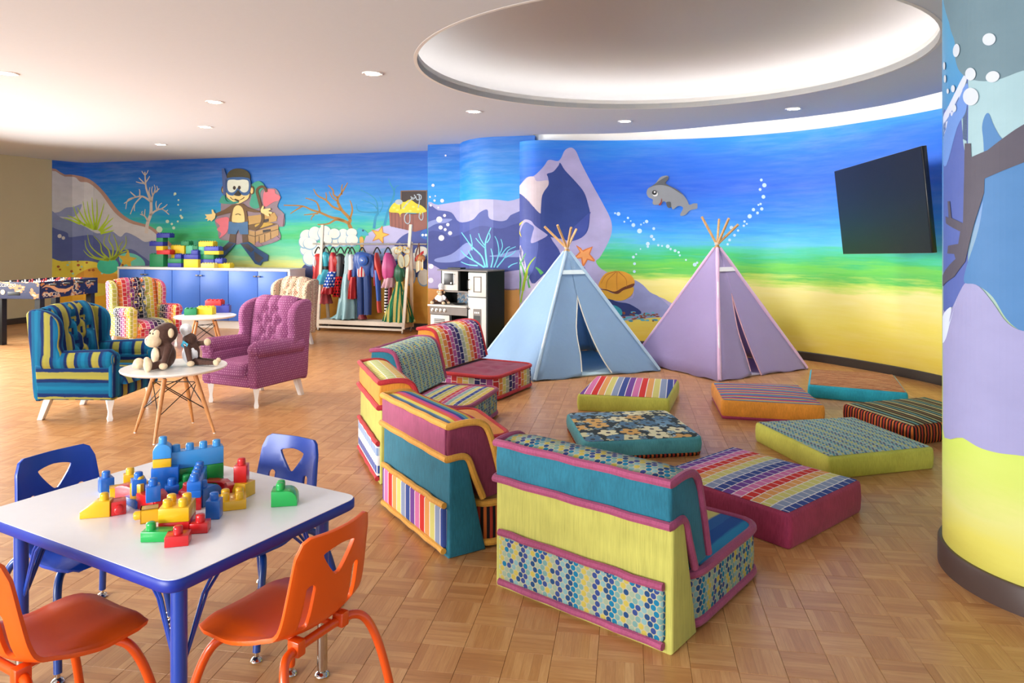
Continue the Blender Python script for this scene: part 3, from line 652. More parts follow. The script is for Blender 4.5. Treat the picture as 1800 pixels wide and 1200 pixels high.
Dr([r6([(8, 345), (55, 350), (115, 400), (185, 480), (240, 500), (260, 640), (330, 760), (300, 880), (180, 960), (130, 950), (40, 740), (8, 700)])], '#2f3f8c', 2, 'painted_navy_rock')
Dr([r6([(380, 668), (440, 664), (500, 620), (528, 500), (525, 480), (400, 600)])], '#33479a', 4, 'painted_rock_shadow')
Dr([r6([(70, 545), (90, 525), (130, 535), (160, 570), (230, 620), (240, 635), (190, 665), (130, 685), (140, 620), (150, 580), (130, 560), (90, 545), (60, 600), (40, 700), (30, 720), (50, 600)])], '#a7a1cd', 4, 'painted_lilac_rock')
Dr([r6([(60, 600), (90, 550), (150, 575), (140, 640), (180, 690), (150, 850), (110, 900), (50, 740)])], '#4a5aa6', 3, 'painted_rock_shadow')
Dr([r6([(8, 880), (60, 700), (130, 960), (240, 900), (260, 1180), (8, 1180)])], '#c6bcd8', 3, 'painted_pale_rock')
Dr([r6([(455, 850), (495, 852), (490, 885), (470, 880)]), r6([(540, 955), (590, 1010), (700, 1080), (800, 1100), (880, 1165), (700, 1180), (560, 1100)])], '#1d3272', 4, 'painted_navy_rock')
Dr([r6([(640, 1110), (700, 1110), (745, 1140), (740, 1180), (640, 1180)])], '#2a9db0', 5, 'painted_teal_stone')
Dr([r6([(820, 945), (870, 955), (940, 1020), (1010, 1060), (1090, 1180), (700, 1180), (640, 1080), (820, 1060)])], '#8d93c2', 3, 'painted_rock_shadow')
Dr([r6([(12, 1090), (25, 800), (30, 700), (36, 900), (30, 1100)]), stroke(r6([(40, 1100), (50, 980), (40, 860)]), 4, 1), stroke(r6([(75, 1010), (95, 900), (120, 830), (160, 780)]), 5, 1.2), stroke(r6([(60, 1090), (80, 990), (110, 880)]), 3, 1)], '#a6cc34', 6, 'painted_seagrass', False)
Dr([stroke(r6([(95, 940), (75, 860), (45, 780)]), 4, 1.2), stroke(r6([(40, 1090), (60, 940), (52, 850), (95, 755)]), 4, 1.2), stroke(r6([(205, 895), (185, 870), (162, 850)]), 7, 2), stroke(r6([(120, 990), (110, 940), (120, 900)]), 4, 1.2)], '#53ab58', 5, 'painted_seaweed', False)
Dr([r6([(28, 530), (40, 560), (75, 535), (72, 545), (50, 580), (66, 645), (45, 610), (28, 600)])], '#e0cc2c', 6, 'painted_starfish')
Dr([r6([(434, 698), (470, 720), (480, 735), (500, 725), (550, 708), (530, 760), (565, 800), (560, 812), (515, 800), (490, 842), (478, 840), (470, 790), (420, 792), (425, 780), (460, 745)])], '#d0702e', 6, 'painted_starfish_rim', False)
Dr([r6([(445, 710), (485, 745), (540, 715), (522, 760), (552, 802), (510, 790), (486, 832), (478, 782), (432, 786), (468, 750)])], '#e89c5a', 7, 'painted_starfish_body', False)
Dr([r6([(590, 980), (605, 930), (640, 890), (700, 876), (760, 880), (810, 905), (835, 950), (815, 985), (760, 990), (700, 1020), (640, 1005)])], '#e0a02c', 6, 'painted_clam_top')
Dr([r6([(598, 1010), (640, 1008), (700, 1030), (760, 1000), (825, 985), (820, 1030), (780, 1065), (730, 1078), (660, 1066), (615, 1045)])], '#d8a62e', 6, 'painted_clam_bottom')
Dr([r6([(600, 1000), (640, 1000), (700, 1015), (760, 985), (830, 960), (820, 985), (760, 1005), (715, 1032), (650, 1010)])], '#6b3414', 7, 'painted_clam_mouth')
Dr([stroke(r6([(712, 878), (650-20*0, 940), (640, 1000)]), 1.4, .6), stroke(r6([(716, 878), (712, 940), (716, 1010)]), 1.4, .6), stroke(r6([(722, 878), (775, 930), (780, 985)]), 1.4, .6), stroke(r6([(705, 878), (640, 905), (606, 960)]), 1.4, .6)], '#b5701c', 8, 'painted_clam_ridges', False)
rnd = random.Random(3)
Dr([circ(1095+rnd.random()*60, 548+rnd.random()*16, 2.6+rnd.random()*2.5, 1.6, 7) for _ in range(22)], '#5ab0c4', 5, 'painted_pale_pebbles')
Dr([circ(1095+rnd.random()*62, 548+rnd.random()*16, 1.6+rnd.random()*2, 1.2, 7) for _ in range(26)], '#8a4a2a', 6, 'painted_pebbles')
bub = [(99, 467, 4), (113, 470, 8), (153, 487, 5), (176, 517, 8), (138, 503, 4), (165, 500, 3), (208, 515, 4), (232, 502, 7), (202, 542, 10), (220, 508, 3), (262, 532, 6), (253, 565, 7), (262, 577, 6), (237, 596, 8), (237, 608, 5), (281, 602, 5), (297, 605, 4), (321, 607, 8), (333, 618, 5), (352, 625, 6), (367, 632, 5), (372, 645, 4), (398, 664, 4), (435, 684, 8), (445, 676, 5), (206, 618, 3), (176, 652, 6), (188, 640, 4), (181, 680, 6), (180, 713, 6),
       (716, 327, 6), (729, 349, 9), (711, 367, 6), (725, 398, 8), (713, 428, 5), (683, 452, 7), (700, 466, 6), (718, 449, 7), (667, 480, 9), (645, 502, 5), (642, 520, 5), (655, 512, 4), (590, 528, 8), (603, 560, 6), (582, 580, 6), (574, 598, 5), (704, 432, 4), (618, 540, 5)]
Dr([r5(circ(a, b, c)) for a, b, c in bub], '#bcd9ee', 4, 'painted_bubbles')
# ---- pillar
rp = reg(1640, 20, 2.069)
Dp = lambda polys, col, lay, nm, sm=True: decal(PIL, polys, paint(nm, col, .05), lay, nm, pm, sm)
Dp([rp([(30, 420), (60, 360), (110, 240), (128, 250), (125, 700), (120, 1000), (38, 1100), (20, 1100)])], '#43569c', 1, 'painted_blue_reef')
Dp([rp([(30, 400), (60, 340), (112, 235), (124, 248), (90, 330), (70, 380), (62, 370), (45, 440), (30, 470)])], '#b9c2dc', 2, 'painted_rock_edge')
Dp([rp([(30, 430), (60, 380), (125, 260), (122, 360), (90, 420), (50, 560), (30, 520)])], '#5a82c4', 2, 'painted_light_reef')
Dp([rp([(50, -120), (60, 40), (80, 110), (82, 170), (100, 220), (150, 250), (230, 250), (330, 215), (420, 205), (420, -120)])], '#5d7884', 2, 'painted_grey_boulder')
Dp([rp([(124, 240), (330, 212), (420, 205), (420, 700), (200, 620), (120, 540)])], '#90b0b8', 1, 'painted_pale_water')
Dp([rp([(180, 420), (190, 380), (205, 372), (225, 420), (260, 470), (330, 500), (420, 470), (420, 1180), (330, 1165), (270, 1120), (220, 1040), (170, 1000), (120, 990), (120, 940), (170, 780), (188, 620), (185, 480)])], '#386fa4', 3, 'painted_blue_wave')
Dp([rp([(118, 480), (140, 480), (142, 530), (200, 505), (300, 430), (350, 400), (430, 380), (430, 500), (330, 550), (190, 608), (188, 660), (150, 780), (120, 910), (80, 965), (38, 1000), (38, 960), (85, 900), (80, 882), (55, 880), (58, 852), (95, 845), (102, 800), (50, 770), (48, 745), (60, 750), (56, 690), (64, 690), (70, 750), (112, 770), (116, 600)])], '#443f4e', 5, 'painted_branch', False)
Dp([rp([(30, 1110), (60, 1100), (110, 1000), (130, 990), (170, 1000), (220, 1060), (270, 1130), (330, 1162), (430, 1170), (430, 1640), (330, 1616), (240, 1605), (170, 1585), (110, 1550), (30, 1515)])], '#8c8ab4', 4, 'painted_lilac_dune')
Dp([rp([(38, 1110), (70, 1075), (62, 1130), (80, 1080), (92, 1035), (66, 1130), (50, 1190), (36, 1200)])], '#c2cbe6', 5, 'painted_rock_edge')
Dp([rp(circ(a, b, c, d, rot=e)) for a, b, c, d, e in [(207, 102, 24, 22, -.4), (89, 142, 12, 24, .1), (140, 228, 19, 23, 0), (220, 238, 25, 20, -.3), (141, 310, 28, 32, 0), (45, 198, 4, 14, 0), (48, 245, 4, 14, 0), (77, 281, 7, 13, 0), (58, 290, 4, 9, 0), (81, 352, 8, 14, 0)]], '#bcc4ce', 7, 'painted_bubbles')
# ---- raised cut-out: snorkelling monkey with coral and chest (board screwed to the wall)
def board(path, polys, mat, o0, o1, name, parent, smooth=True):
    """cut-out board of real thickness standing o0..o1 metres off the wall"""
    for poly in polys:
        bb = B()
        pts = [(p.x, p.y) for p in catmull([(a, b, 0) for a, b in poly], 4, True)] if smooth else poly
        q = [path.uz(*p) for p in pts]; um = sum(a for a, b in q)/len(q); p0, n = path.at(um); d = Vector((-n.y, n.x))*path.flip
        org = Vector((p0.x, p0.y, 0)); nn = Vector((n.x, n.y, 0)); dd = Vector((d.x, d.y, 0))
        b = bmesh.new()
        A = [b.verts.new(org+dd*(a-um)+nn*o0+Vector((0, 0, z))) for a, z in q]; Z = [b.verts.new(org+dd*(a-um)+nn*o1+Vector((0, 0, z))) for a, z in q]
        try:
            b.faces.new(A); b.faces.new(Z[::-1])
        except ValueError: b.free(); continue
        for i in range(len(A)): b.faces.new((A[i], Z[i], Z[(i+1) % len(A)], A[(i+1) % len(A)]))
        bmesh.ops.recalc_face_normals(b, faces=b.faces[:]); bmesh.ops.triangulate(b, faces=[f for f in b.faces if len(f.verts) > 4], ngon_method='EAR_CLIP'); bb.bm(b).build(name, mat, parent, False)
r3 = reg(350, 280, 6)
mk = thing('monkey_cutout', 'painted wall board of a snorkelling monkey in blue shorts and fins', 'wall decoration', (0, 0, 0))
Mb = lambda polys, col, a, nm, sm=True: board(W1, polys, paint(nm, col, .12), .012+.003*a, .015+.003*a+.002, nm, mk, sm)
Mb([r3([(230, 560), (170, 640), (200, 740), (220, 840), (330, 860), (400, 900), (520, 860), (600, 920), (680, 910), (860, 840), (840, 720), (900, 700), (900, 580), (830, 500), (860, 400), (810, 310), (700, 300), (640, 230), (560, 260), (300, 380), (240, 440)])], '#8f7c86', -2, 'backing_board')
Mb([r3([(180, 640), (310, 610), (320, 700), (290, 780), (220, 830), (240, 780), (195, 740), (225, 700)]), r3([(690, 350), (720, 320), (800, 320), (810, 360), (860, 390), (850, 430), (790, 450), (700, 500), (680, 420)])], '#e2707c', 0, 'pink_coral')
Mb([r3([(220, 440), (260, 380), (330, 430), (400, 440), (440, 460), (300, 470), (230, 460)]), r3([(560, 270), (640, 230), (700, 290), (650, 350), (660, 480), (600, 520), (540, 480), (560, 380)])], '#37a083', 0, 'green_coral')
Mb([r3([(505, 740), (600, 760), (840, 690), (845, 800), (700, 870), (590, 900), (500, 850)])], '#b8915a', 0, 'chest_front', False)
Mb([r3([(520, 600), (600, 590), (800, 560), (830, 610), (820, 650), (700, 680), (520, 690)])], '#c29a55', 0, 'chest_lid', False)
Mb([r3([(525, 690), (700, 660), (835, 680), (600, 755), (520, 735)])], '#6d4f24', 1, 'chest_opening', False)
Mb([r3([(600, 690), (700, 668), (790, 680), (700, 712), (620, 728)])], '#c9a23a', 2, 'chest_gold')
Mb([stroke(r3(a), 1.0) for a in ([(505, 790), (600, 815)], [(600, 760), (600, 900)], [(700, 790), (700, 868)], [(760, 770), (762, 840)], [(640, 810), (642, 885)], [(600, 810), (845, 735)])], '#5b4226', 1, 'chest_boards', False)
Mb([r3([(680, 745), (760, 735), (762, 755), (682, 775)]), r3([(690, 635), (740, 625), (742, 655), (692, 665)])], '#3a3230', 2, 'chest_lock', False)
Mb([r3([(600, 880), (630, 860), (680, 910), (600, 915)]), r3([(790, 860), (825, 805), (865, 845)]), r3([(840, 600), (905, 570), (890, 710), (840, 680)])], '#9a7888', 1, 'lilac_coral', False)
Mb([stroke(r3([(600, 735), (660, 690), (680, 600), (640, 420), (620, 330), (660, 290), (700, 300), (720, 345)]), 5.5, 4)], '#5e4420', 3, 'tail', False)
Mb([r3([(355, 480), (470, 465), (510, 500), (640, 545), (660, 530), (650, 560), (590, 560), (510, 545), (530, 670), (320, 670), (345, 560), (190, 600), (185, 570), (280, 530)])], '#6a4a24', 3, 'body', False)
Mb([r3([(360, 660), (370, 540), (395, 495), (430, 485), (465, 510), (485, 570), (487, 660), (425, 668)])], '#ecd184', 4, 'belly')
Mb([r3([(335, 780), (400, 790), (390, 890), (320, 900)]), r3([(460, 790), (520, 780), (530, 890), (470, 900)])], '#5e4530', 2, 'legs', False)
Mb([r3([(325, 655), (425, 668), (525, 655), (530, 790), (445, 790), (425, 740), (400, 790), (315, 785)])], '#43709c', 4, 'shorts', False)
Mb([r3([(320, 870), (400, 885), (300, 1000), (240, 1060), (180, 1010)]), r3([(440, 885), (530, 870), (640, 950), (740, 1010), (735, 1070), (680, 1080), (660, 1120), (600, 1100), (520, 990)])], '#2d4f7c', 3, 'fins', False)
Mb([r3([(450, 895), (525, 890), (590, 950), (560, 980)]), r3([(330, 880), (380, 890), (290, 960), (240, 940)]), r3([(590, 970), (690, 1040), (640, 1090), (600, 1060)])], '#4a4548', 4, 'fin_feet', False)
Mb([r3([(188, 575), (180, 620), (140, 655), (130, 640), (100, 650), (105, 630), (75, 625), (95, 608), (75, 580), (110, 580), (150, 575), (145, 530), (160, 530), (172, 560)]), r3([(662, 530), (685, 485), (695, 500), (690, 525), (760, 515), (770, 530), (740, 545), (785, 560), (775, 575), (745, 572), (755, 600), (735, 600), (700, 580), (665, 560)])], '#f0d68c', 5, 'hands', False)
Mb([r3(circ(270, 320, 26, 45)), r3(circ(566, 325, 26, 45))], '#5e4222', 3, 'ears')
Mb([r3(circ(272, 325, 15, 30)), r3(circ(566, 330, 15, 32))], '#e8cc80', 4, 'inner_ears')
Mb([r3([(300, 200), (320, 140), (370, 105), (430, 98), (500, 115), (545, 160), (552, 240), (548, 330), (420, 380), (300, 330)])], '#3f3a1e', 4, 'head')
Mb([r3([(300, 350), (330, 370), (420, 375), (510, 365), (545, 350), (530, 410), (480, 445), (420, 470), (360, 440), (310, 400)])], '#efd388', 5, 'muzzle')
Mb([r3([(298, 215), (350, 192), (425, 188), (500, 192), (552, 215), (556, 320), (530, 375), (470, 378), (440, 340), (425, 325), (405, 345), (375, 382), (320, 370), (298, 320)])], '#335f96', 6, 'mask_frame')
Mb([r3([(318, 230), (370, 215), (425, 220), (490, 215), (535, 235), (535, 320), (500, 350), (460, 340), (425, 300), (390, 340), (350, 350), (318, 320)])], '#dfe6d4', 7, 'mask_glass')
Mb([r3(circ(388, 302, 15, 20)), r3(circ(440, 300, 15, 20))], '#33231a', 8, 'pupils')
Mb([r3([(385, 375), (420, 345), (455, 375), (430, 388)])], '#2c2018', 8, 'nose')
Mb([r3([(252, 98), (278, 98), (310, 200), (296, 380), (268, 378)])], '#41568a', 6, 'snorkel', False)
Mb([stroke(r3([(275, 380), (285, 430), (330, 462), (430, 450)]), 4, 3)], '#2a9285', 7, 'snorkel_tube', False)
Mb([r3([(395, 415), (440, 435), (432, 450), (390, 430)]), stroke(r3([(345, 400), (370, 425), (395, 425)]), .8), stroke(r3([(445, 430), (475, 415), (490, 400)]), .8), stroke(r3([(398, 585), (425, 575), (452, 588)]), .9)], '#3a2818', 8, 'mouth', False)
# ---- raised cut-out: dolphin
rd = reg(1120, 290, 10.907)
dl = thing('dolphin_cutout', 'grey cartoon dolphin board on the curved blue wall', 'wall decoration', (0, 0, 0))
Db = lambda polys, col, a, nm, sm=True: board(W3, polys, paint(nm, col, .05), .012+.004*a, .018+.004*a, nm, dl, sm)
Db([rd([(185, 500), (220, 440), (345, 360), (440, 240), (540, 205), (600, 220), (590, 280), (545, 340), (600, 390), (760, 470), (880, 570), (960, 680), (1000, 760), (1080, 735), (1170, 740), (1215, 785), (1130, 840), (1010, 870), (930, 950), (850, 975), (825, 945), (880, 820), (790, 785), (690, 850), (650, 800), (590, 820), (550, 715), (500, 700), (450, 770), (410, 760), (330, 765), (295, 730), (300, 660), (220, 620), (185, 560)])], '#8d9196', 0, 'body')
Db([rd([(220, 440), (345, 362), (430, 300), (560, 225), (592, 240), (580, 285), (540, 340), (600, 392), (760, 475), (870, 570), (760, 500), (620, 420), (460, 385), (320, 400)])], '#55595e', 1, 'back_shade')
Db([rd([(565, 710), (640, 715), (640, 815), (590, 812), (562, 760)])], '#4e5257', 1, 'far_flipper')
Db([rd(circ(345, 555, 50, 46))], '#eef0f0', 1, 'eye_white')
Db([rd(circ(330, 530, 45, 45))], '#101216', 2, 'eye')
Db([rd(circ(335, 520, 18))], '#f4f4f4', 3, 'eye_glint')
Db([rd([(465, 640), (475, 700), (450, 770), (412, 762), (450, 710)])], '#8e2a1c', 1, 'mouth')
# ============================================================ FURNITURE: floor cushions and modular seats
RB = ['#3a4f94', '#8f9dbb', '#d9d27a', '#e6a35c', '#d8362f', '#d978ab', '#75479b']
lime = velvet('lime_velvet', '#c0be4c', .22); limeb = velvet('lime_brushed', '#b5b154', .25, (70, 70, 3))
teal = velvet('teal_velvet', '#0b667c', .35); pinkv = velvet('pink_velvet', '#963f63', .3); orangev = velvet('orange_velvet', '#d98a26', .3)
redv = velvet('red_velvet', '#b3242c', .3); plumv = velvet('plum_velvet', '#98294f', .35); seatred = velvet('wine_velvet', '#86304a', .35)
aqua = velvet('aqua_velvet', '#4f9fa8', .3); turq = velvet('turquoise_velvet', '#1597ab', .3); mustard = velvet('mustard_velvet', '#d29636', .25)
WL = '#efe9e4'
rain_u = stripes('rainbow_stripe', RB[::-1], .0535, 0, WL, .12)
rain_v = stripes('rainbow_stripe_fine', ['#3d4a94', '#6b8fb0', '#d9c85e', '#d8604a', '#c94f8a', '#3d4a94', '#5aa0b0', '#e0c050', '#dd5048', '#b04a8a', '#2f4f98', '#8aa8b8'], .017, 1, None, .1)
rain_g = stripes('rainbow_tiles', RB, .052, 1, WL, .10, row=.058)
rain_gu = stripes('rainbow_tiles_up', ['#2b2f66', '#5c3a78', '#b35a92', '#c9383c', '#e09048', '#d9cf78', '#a9b4a0'], .058, 0, WL, .09, row=.062)
whitebl = stripes('white_blue_stripe', ['#e8e4ea', '#44569c', '#e8e4ea', '#8aa0c4', '#e9e2d0', '#6e4a96'], .05, 1, WL, .1, row=.05)
yel_g = stripes('yellow_tiles', ['#d6cf72', '#c7ce86', '#e8c568', '#e07f44', '#d8443a', '#cf6a9c', '#4a5ca0'], .05, 1, WL, .1, row=.05)
stripe_seat = stripes('striped_seat', ['#3a4f94', '#b9b66a', '#d9c060', '#cf4a40', '#b85a8a', '#8fb0b0', '#d9d07a'], .034, 1, WL, .1, row=.09)
ikat = stripes('ikat_blue', ['#1f4f94', '#2a86b0', '#2f6fa8', '#d8cf84', '#c9c070', '#2a5f9c'], .055, 0, None, wob=.08, soft=.12)
zebra = stripes('rust_zebra', ['#a8552f', '#d8a878', '#6d3a28', '#c9825a'], .012, 1, None, wob=.9)
browns = stripes('brown_stripe', ['#2a2019', '#cfc08a', '#3a2a20', '#6a9a94', '#2a2019', '#a8a070', '#2a2019', '#7a5a38'], .021, 1, None, wob=.1)
redblk = stripes('red_black_stripe', ['#a83a2a', '#1e1a1a', '#c9682f', '#241c1c'], .014, 0, None, wob=.03)
dotm = dots('dotted_fabric', '#aca78c', ['#1a7092', '#34467e', '#6f958f', '#7ba1a2', '#b5a54c', '#24456f', '#90a088'], .0235, .44, 1.35)
dotf = dots('dotted_fabric_fine', '#b9bfa8', ['#1f6f90', '#2f3f6e', '#7fa7a0', '#8db4b4', '#b9b85a', '#2f8a9a'], .020, .40, 1.3)
fabric_fl = floral('floral_fabric')

def outline(c4, cr, n=5):
    """rounded outline of a quad, plan view"""
    P = [Vector((p[0], p[1])) for p in c4]; out = []
    for i in range(4):
        p, a, b = P[i], P[i-1], P[(i+1) % 4]
        s = p+(a-p).normalized()*cr; e = p+(b-p).normalized()*cr
        for k in range(n+1):
            t = k/n; out.append(s*(1-t)**2+p*2*t*(1-t)+e*t*t)
        # points along the side
        q = b+(p-b).normalized()*cr
        for k in range(1, 5): out.append(e.lerp(q, k/5))
    return out
def inset(out, d):
    n = len(out); r = []
    for i in range(n):
        t = (out[(i+1) % n]-out[i-1]).normalized(); nr = Vector((-t.y, t.x)); r.append(out[i]+nr*d)
    return r
def pad(parent, c4, z0, z1, cr, side, top, puff=.012, rim=None, rimr=.012, topname='top_cover', sidename='side_cover', tufts=None, b=.02, bot_in=0, wrinkle=0):
    o = outline(c4, cr); n = len(o)
    ar = sum(o[i].x*o[(i+1) % n].y-o[(i+1) % n].x*o[i].y for i in range(n))
    if ar < 0: o = o[::-1]
    cen = sum((p for p in o), Vector((0, 0)))/n
    lay = [(b, z0), (b*.35, z0+b*.15), (0, z0+b), (-.004, (z0+z1)/2), (0, z1-b), (b*.3, z1-b*.3), (b, z1)]
    vs = []; fs = []
    for d, z in lay:
        for i, p in enumerate(inset(o, d+bot_in*(z < z0+.001))): vs.append((p.x, p.y, z+(wrinkle*math.sin(i*1.7)*.5 if z1-z < b*.5 else 0)))
    for k in range(len(lay)-1):
        for i in range(n): fs.append((k*n+i, k*n+(i+1) % n, (k+1)*n+(i+1) % n, (k+1)*n+i))
    fs.append(tuple(range(n-1, -1, -1)))
    # side UV runs along the outline
    me = bpy.data.meshes.new(sidename); me.from_pydata(vs, [], fs); me.update(); me.polygons.foreach_set('use_smooth', [True]*len(fs)); me.set_sharp_from_angle(angle=math.radians(50))
    uvl = me.uv_layers.new(name='UVMap').data; L = [0]
    for i in range(n): L.append(L[-1]+(o[(i+1) % n]-o[i]).length)
    for pi, p in enumerate(me.polygons):
        for li in p.loop_indices:
            vi = me.loops[li].vertex_index; i = vi % n; u = L[i]
            if pi < len(fs)-1 and i == 0 and pi % n == n-1: u = L[n]
            uvl[li].uv = (u, me.vertices[vi].co.z)
    obj(sidename, me, side, parent)
    # top: rings towards the centre with a soft puff
    base = inset(o, b*.9); vs = []; fs = []; K = 9
    ax = (Vector(c4[1][:2])-Vector(c4[0][:2])).normalized()
    for k in range(K):
        s = 1-(k/(K))
        for p in base:
            q = cen+(p-cen)*s; z = z1+.0015+puff*(1-s**3)
            if tufts:
                for t in tufts: z -= .022*math.exp(-((q.x-t[0])**2+(q.y-t[1])**2)/.0022)
            vs.append((q.x, q.y, z))
    zc = z1+.0015+puff
    vs.append((cen.x, cen.y, zc-(.02 if tufts and any((cen-Vector(t)).length < .05 for t in tufts) else 0)))
    edge = len(vs)
    for k in range(K-1):
        for i in range(n): fs.append((k*n+i, k*n+(i+1) % n, (k+1)*n+(i+1) % n, (k+1)*n+i))
    for i in range(n): fs.append(((K-1)*n+i, (K-1)*n+(i+1) % n, edge-1))
    me = bpy.data.meshes.new(topname); me.from_pydata(vs, [], fs); me.update(); me.polygons.foreach_set('use_smooth', [True]*len(fs))
    uvl = me.uv_layers.new(name='UVMap').data; ay = Vector((-ax.y, ax.x))
    for l in range(len(me.loops)):
        c = me.vertices[me.loops[l].vertex_index].co; q = Vector((c.x, c.y))-Vector(c4[0][:2]); uvl[l].uv = (q.dot(ax), q.dot(ay))
    obj(topname, me, top, parent)
    if rim:
        for z, nm in ((z1-.004, 'piping'), (z0+.014, 'piping')):
            B().tube([(p.x, p.y, z) for p in inset(o, .002)], rimr, 8, closed=True).build(nm, rim, parent)

def floor_cushion(label, px, top, side, th=.13, cr=.03, fourth=None, lower=None):
    P = [PZ(x, y, th) for x, y in px]
    if len(P) == 3: P.append(P[0]+P[2]-P[1])
    cen = sum(P, Vector())/4; cen.z = 0
    t = thing('floor_cushion', label, 'cushion', cen, 0, 'square floor cushions')
    c4 = [(p.x-cen.x, p.y-cen.y) for p in P]
    if lower:
        pad(t, [(a*.985, b*.985) for a, b in c4], .0, .03, cr, lower, lower, 0, topname='base_top', sidename='base_cover', b=.008)
        pad(t, c4, .022, th, cr, side, top, b=.016)
    else: pad(t, c4, .0, th, cr, side, top, b=.018)
floor_cushion('lime floor cushion with rainbow stripes across its top, before the blue tent', [(1014, 693), (1176, 701), (1194, 667), (1048, 660)], rain_u, lime)
floor_cushion('teal floor cushion with a flowered top on dark ground', [(1026, 778), (1238, 768), (1172, 720), (994, 725)], fabric_fl, aqua, .12, .07, lower=redblk)
floor_cushion('orange floor cushion with fine lengthwise rainbow stripes', [(1268, 703), (1451, 713), (1404, 676), (1250, 671)], rain_v, orangev, .145, lower=plumv)
floor_cushion('turquoise floor cushion with a rust zebra-striped top, farthest right by the wall', [(1420, 676), (1597, 691), (1572, 658), (1424, 648)], zebra, turq, .11)
floor_cushion('floor cushion in brown and cream stripes with red-black sides, partly behind the pillar', [(1480, 709), (1604, 750), (1745, 731), (1626, 697)], browns, redblk, .13)
floor_cushion('lime floor cushion with a blue dotted top, beside the mural pillar', [(1456, 804), (1644, 786), (1500, 732), (1326, 741)], dotf, lime, .13)
A_, B_, D_ = PZ(1388, 905, .16), PZ(1516, 844, .16), PZ(1288, 784, .16); L_ = A_+D_-B_
t = thing('floor_cushion', 'large plum floor cushion with a rainbow tile-pattern top, nearest of the cushions', 'cushion', (0, 0, 0), 0, 'square floor cushions')
cc = (A_+B_+D_+L_)/4; cc.z = 0; t.location = cc
pad(t, [(p.x-cc.x, p.y-cc.y) for p in (A_, B_, D_, L_)], .0, .16, .03, plumv, rain_g, b=.018)

def module(label, BLp, f, frame, cush, face, rim, seat_side, seat_top, panel, panel_rim=None, w=.76, dp=.79, tuft=False, scr_=.11, cush_end=None, seat_rim=None):
    f = Vector((f[0], f[1], 0)).normalized(); r = Vector((f.y, -f.x, 0)); org = Vector((BLp[0], BLp[1], 0))+r*(w/2)
    t = thing('modular_seat', label, 'seat', org, heading(f), 'modular low seats set in a curve')
    # local x: to the right seen from behind = -X ... heading maps +Y to f, +X to r
    hw = w/2
    # wedge frame, tapering upwards
    B().prism([(0, .0), (.185, .0), (.085, .435), (.004, .435)], -hw, hw, 'x', .012, 3).build('wedge_frame', frame, t)
    # back cushion: thick band that arches over the wedge
    band = [(-.004, .43), (-.008, .50), (-.002, .565), (.09, .577), (.165, .56), (.205, .50), (.275, .235), (.175, .225), (.125, .36), (.085, .44)]
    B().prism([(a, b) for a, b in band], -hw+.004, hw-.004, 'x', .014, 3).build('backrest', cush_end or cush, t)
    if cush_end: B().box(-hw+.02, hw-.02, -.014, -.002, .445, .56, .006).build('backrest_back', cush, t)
    top = catmull([(-.002, .569, 0), (.09, .584, 0), (.165, .567, 0), (.212, .50, 0), (.282, .24, 0)], 5); n = len(top)-1; nu = 24
    tf = [(-.22, .55), (0, .55), (.22, .55)] if tuft else []
    L = [0]
    for a, b in zip(top, top[1:]): L.append(L[-1]+(b-a).length)
    def fn(s, q):
        i = min(int(q*n), n-1); k = q*n-i; p = top[i].lerp(top[i+1], k); d = (top[i+1]-top[i]).normalized(); nr = Vector((-d.y, d.x, 0))
        x = (s-.5)*2*(hw-.012); e = min(s, 1-s); h = .010*min(1, e*9)*min(1, q*8)*min(1, (1-q)*8)
        for tx, tq in tf: h -= .02*math.exp(-((x-tx)**2+((q-tq)*.45)**2)/.0012)
        p = p+nr*h; return (x, p.x, p.y)
    g = B().grid(fn, nu, n); me = bpy.data.meshes.new('backrest_cover'); me.from_pydata(g.v, [], g.f); me.update(); me.polygons.foreach_set('use_smooth', [True]*len(g.f))
    uvl = me.uv_layers.new(name='UVMap').data
    for l in range(len(me.loops)):
        vi = me.loops[l].vertex_index; uvl[l].uv = (me.vertices[vi].co.x+hw, L[vi//(nu+1)])
    obj('backrest_cover', me, face, t)
    # piping along both edges of the back cushion
    def loop(path, z):
        e = hw-.004; a = catmull([(-e, y, zz) for y, zz in path[::-1]], 4); b = catmull([(e, y, zz) for y, zz in path], 4)
        m = [Vector((-e+2*e*k/10, path[0][0]-.002, path[0][1]+.002*math.sin(k*2.1))) for k in range(1, 10)]
        return a+m+b
    B().tube(loop([(-.004, .573), (.09, .58), (.165, .565), (.208, .50), (.278, .25)], 0), .0155, 8).build('piping', rim, t)
    B().tube(loop([(-.010, .432), (.06, .436), (.095, .415), (.125, .34), (.17, .235)], 0), .0155, 8).build('piping', rim, t)
    for q in tf:
        p = fn((q[0]/(hw-.012)+1)/2, q[1]); B().ell(p, (.011, .011, .011), 8).build('button', plain('bead_button', '#c9a24a', .4), t)
    # lower rear panel with piping
    B().box(-hw+.028, hw-.028, -.018, .02, .035, .215, .016, 3).build('rear_panel', panel, t)
    pr = panel_rim or rim
    B().tube([(-hw+.03+(w-.06)*k/12, -.012+.003*math.sin(k*2.3), .222+.002*math.sin(k*1.7)) for k in range(13)], .014, 8).build('piping', pr, t)
    B().tube([(-hw+.03+(w-.06)*k/12, -.012+.003*math.sin(k*1.9), .026) for k in range(13)], .014, 8).build('piping', pr, t)
    # seat mattress
    tu = [(x, y) for x in (-.2, 0, .2) for y in (.42, .6)] if tuft == 2 else None
    pad(t, [(-hw+.005, .14), (hw-.005, .14), (hw-.005, dp), (-hw+.005, dp)], .012, .205, scr_, seat_side, seat_top, .014, seat_rim or rim, .017, 'seat_cover', 'seat_side', tu, b=.012)
    return t
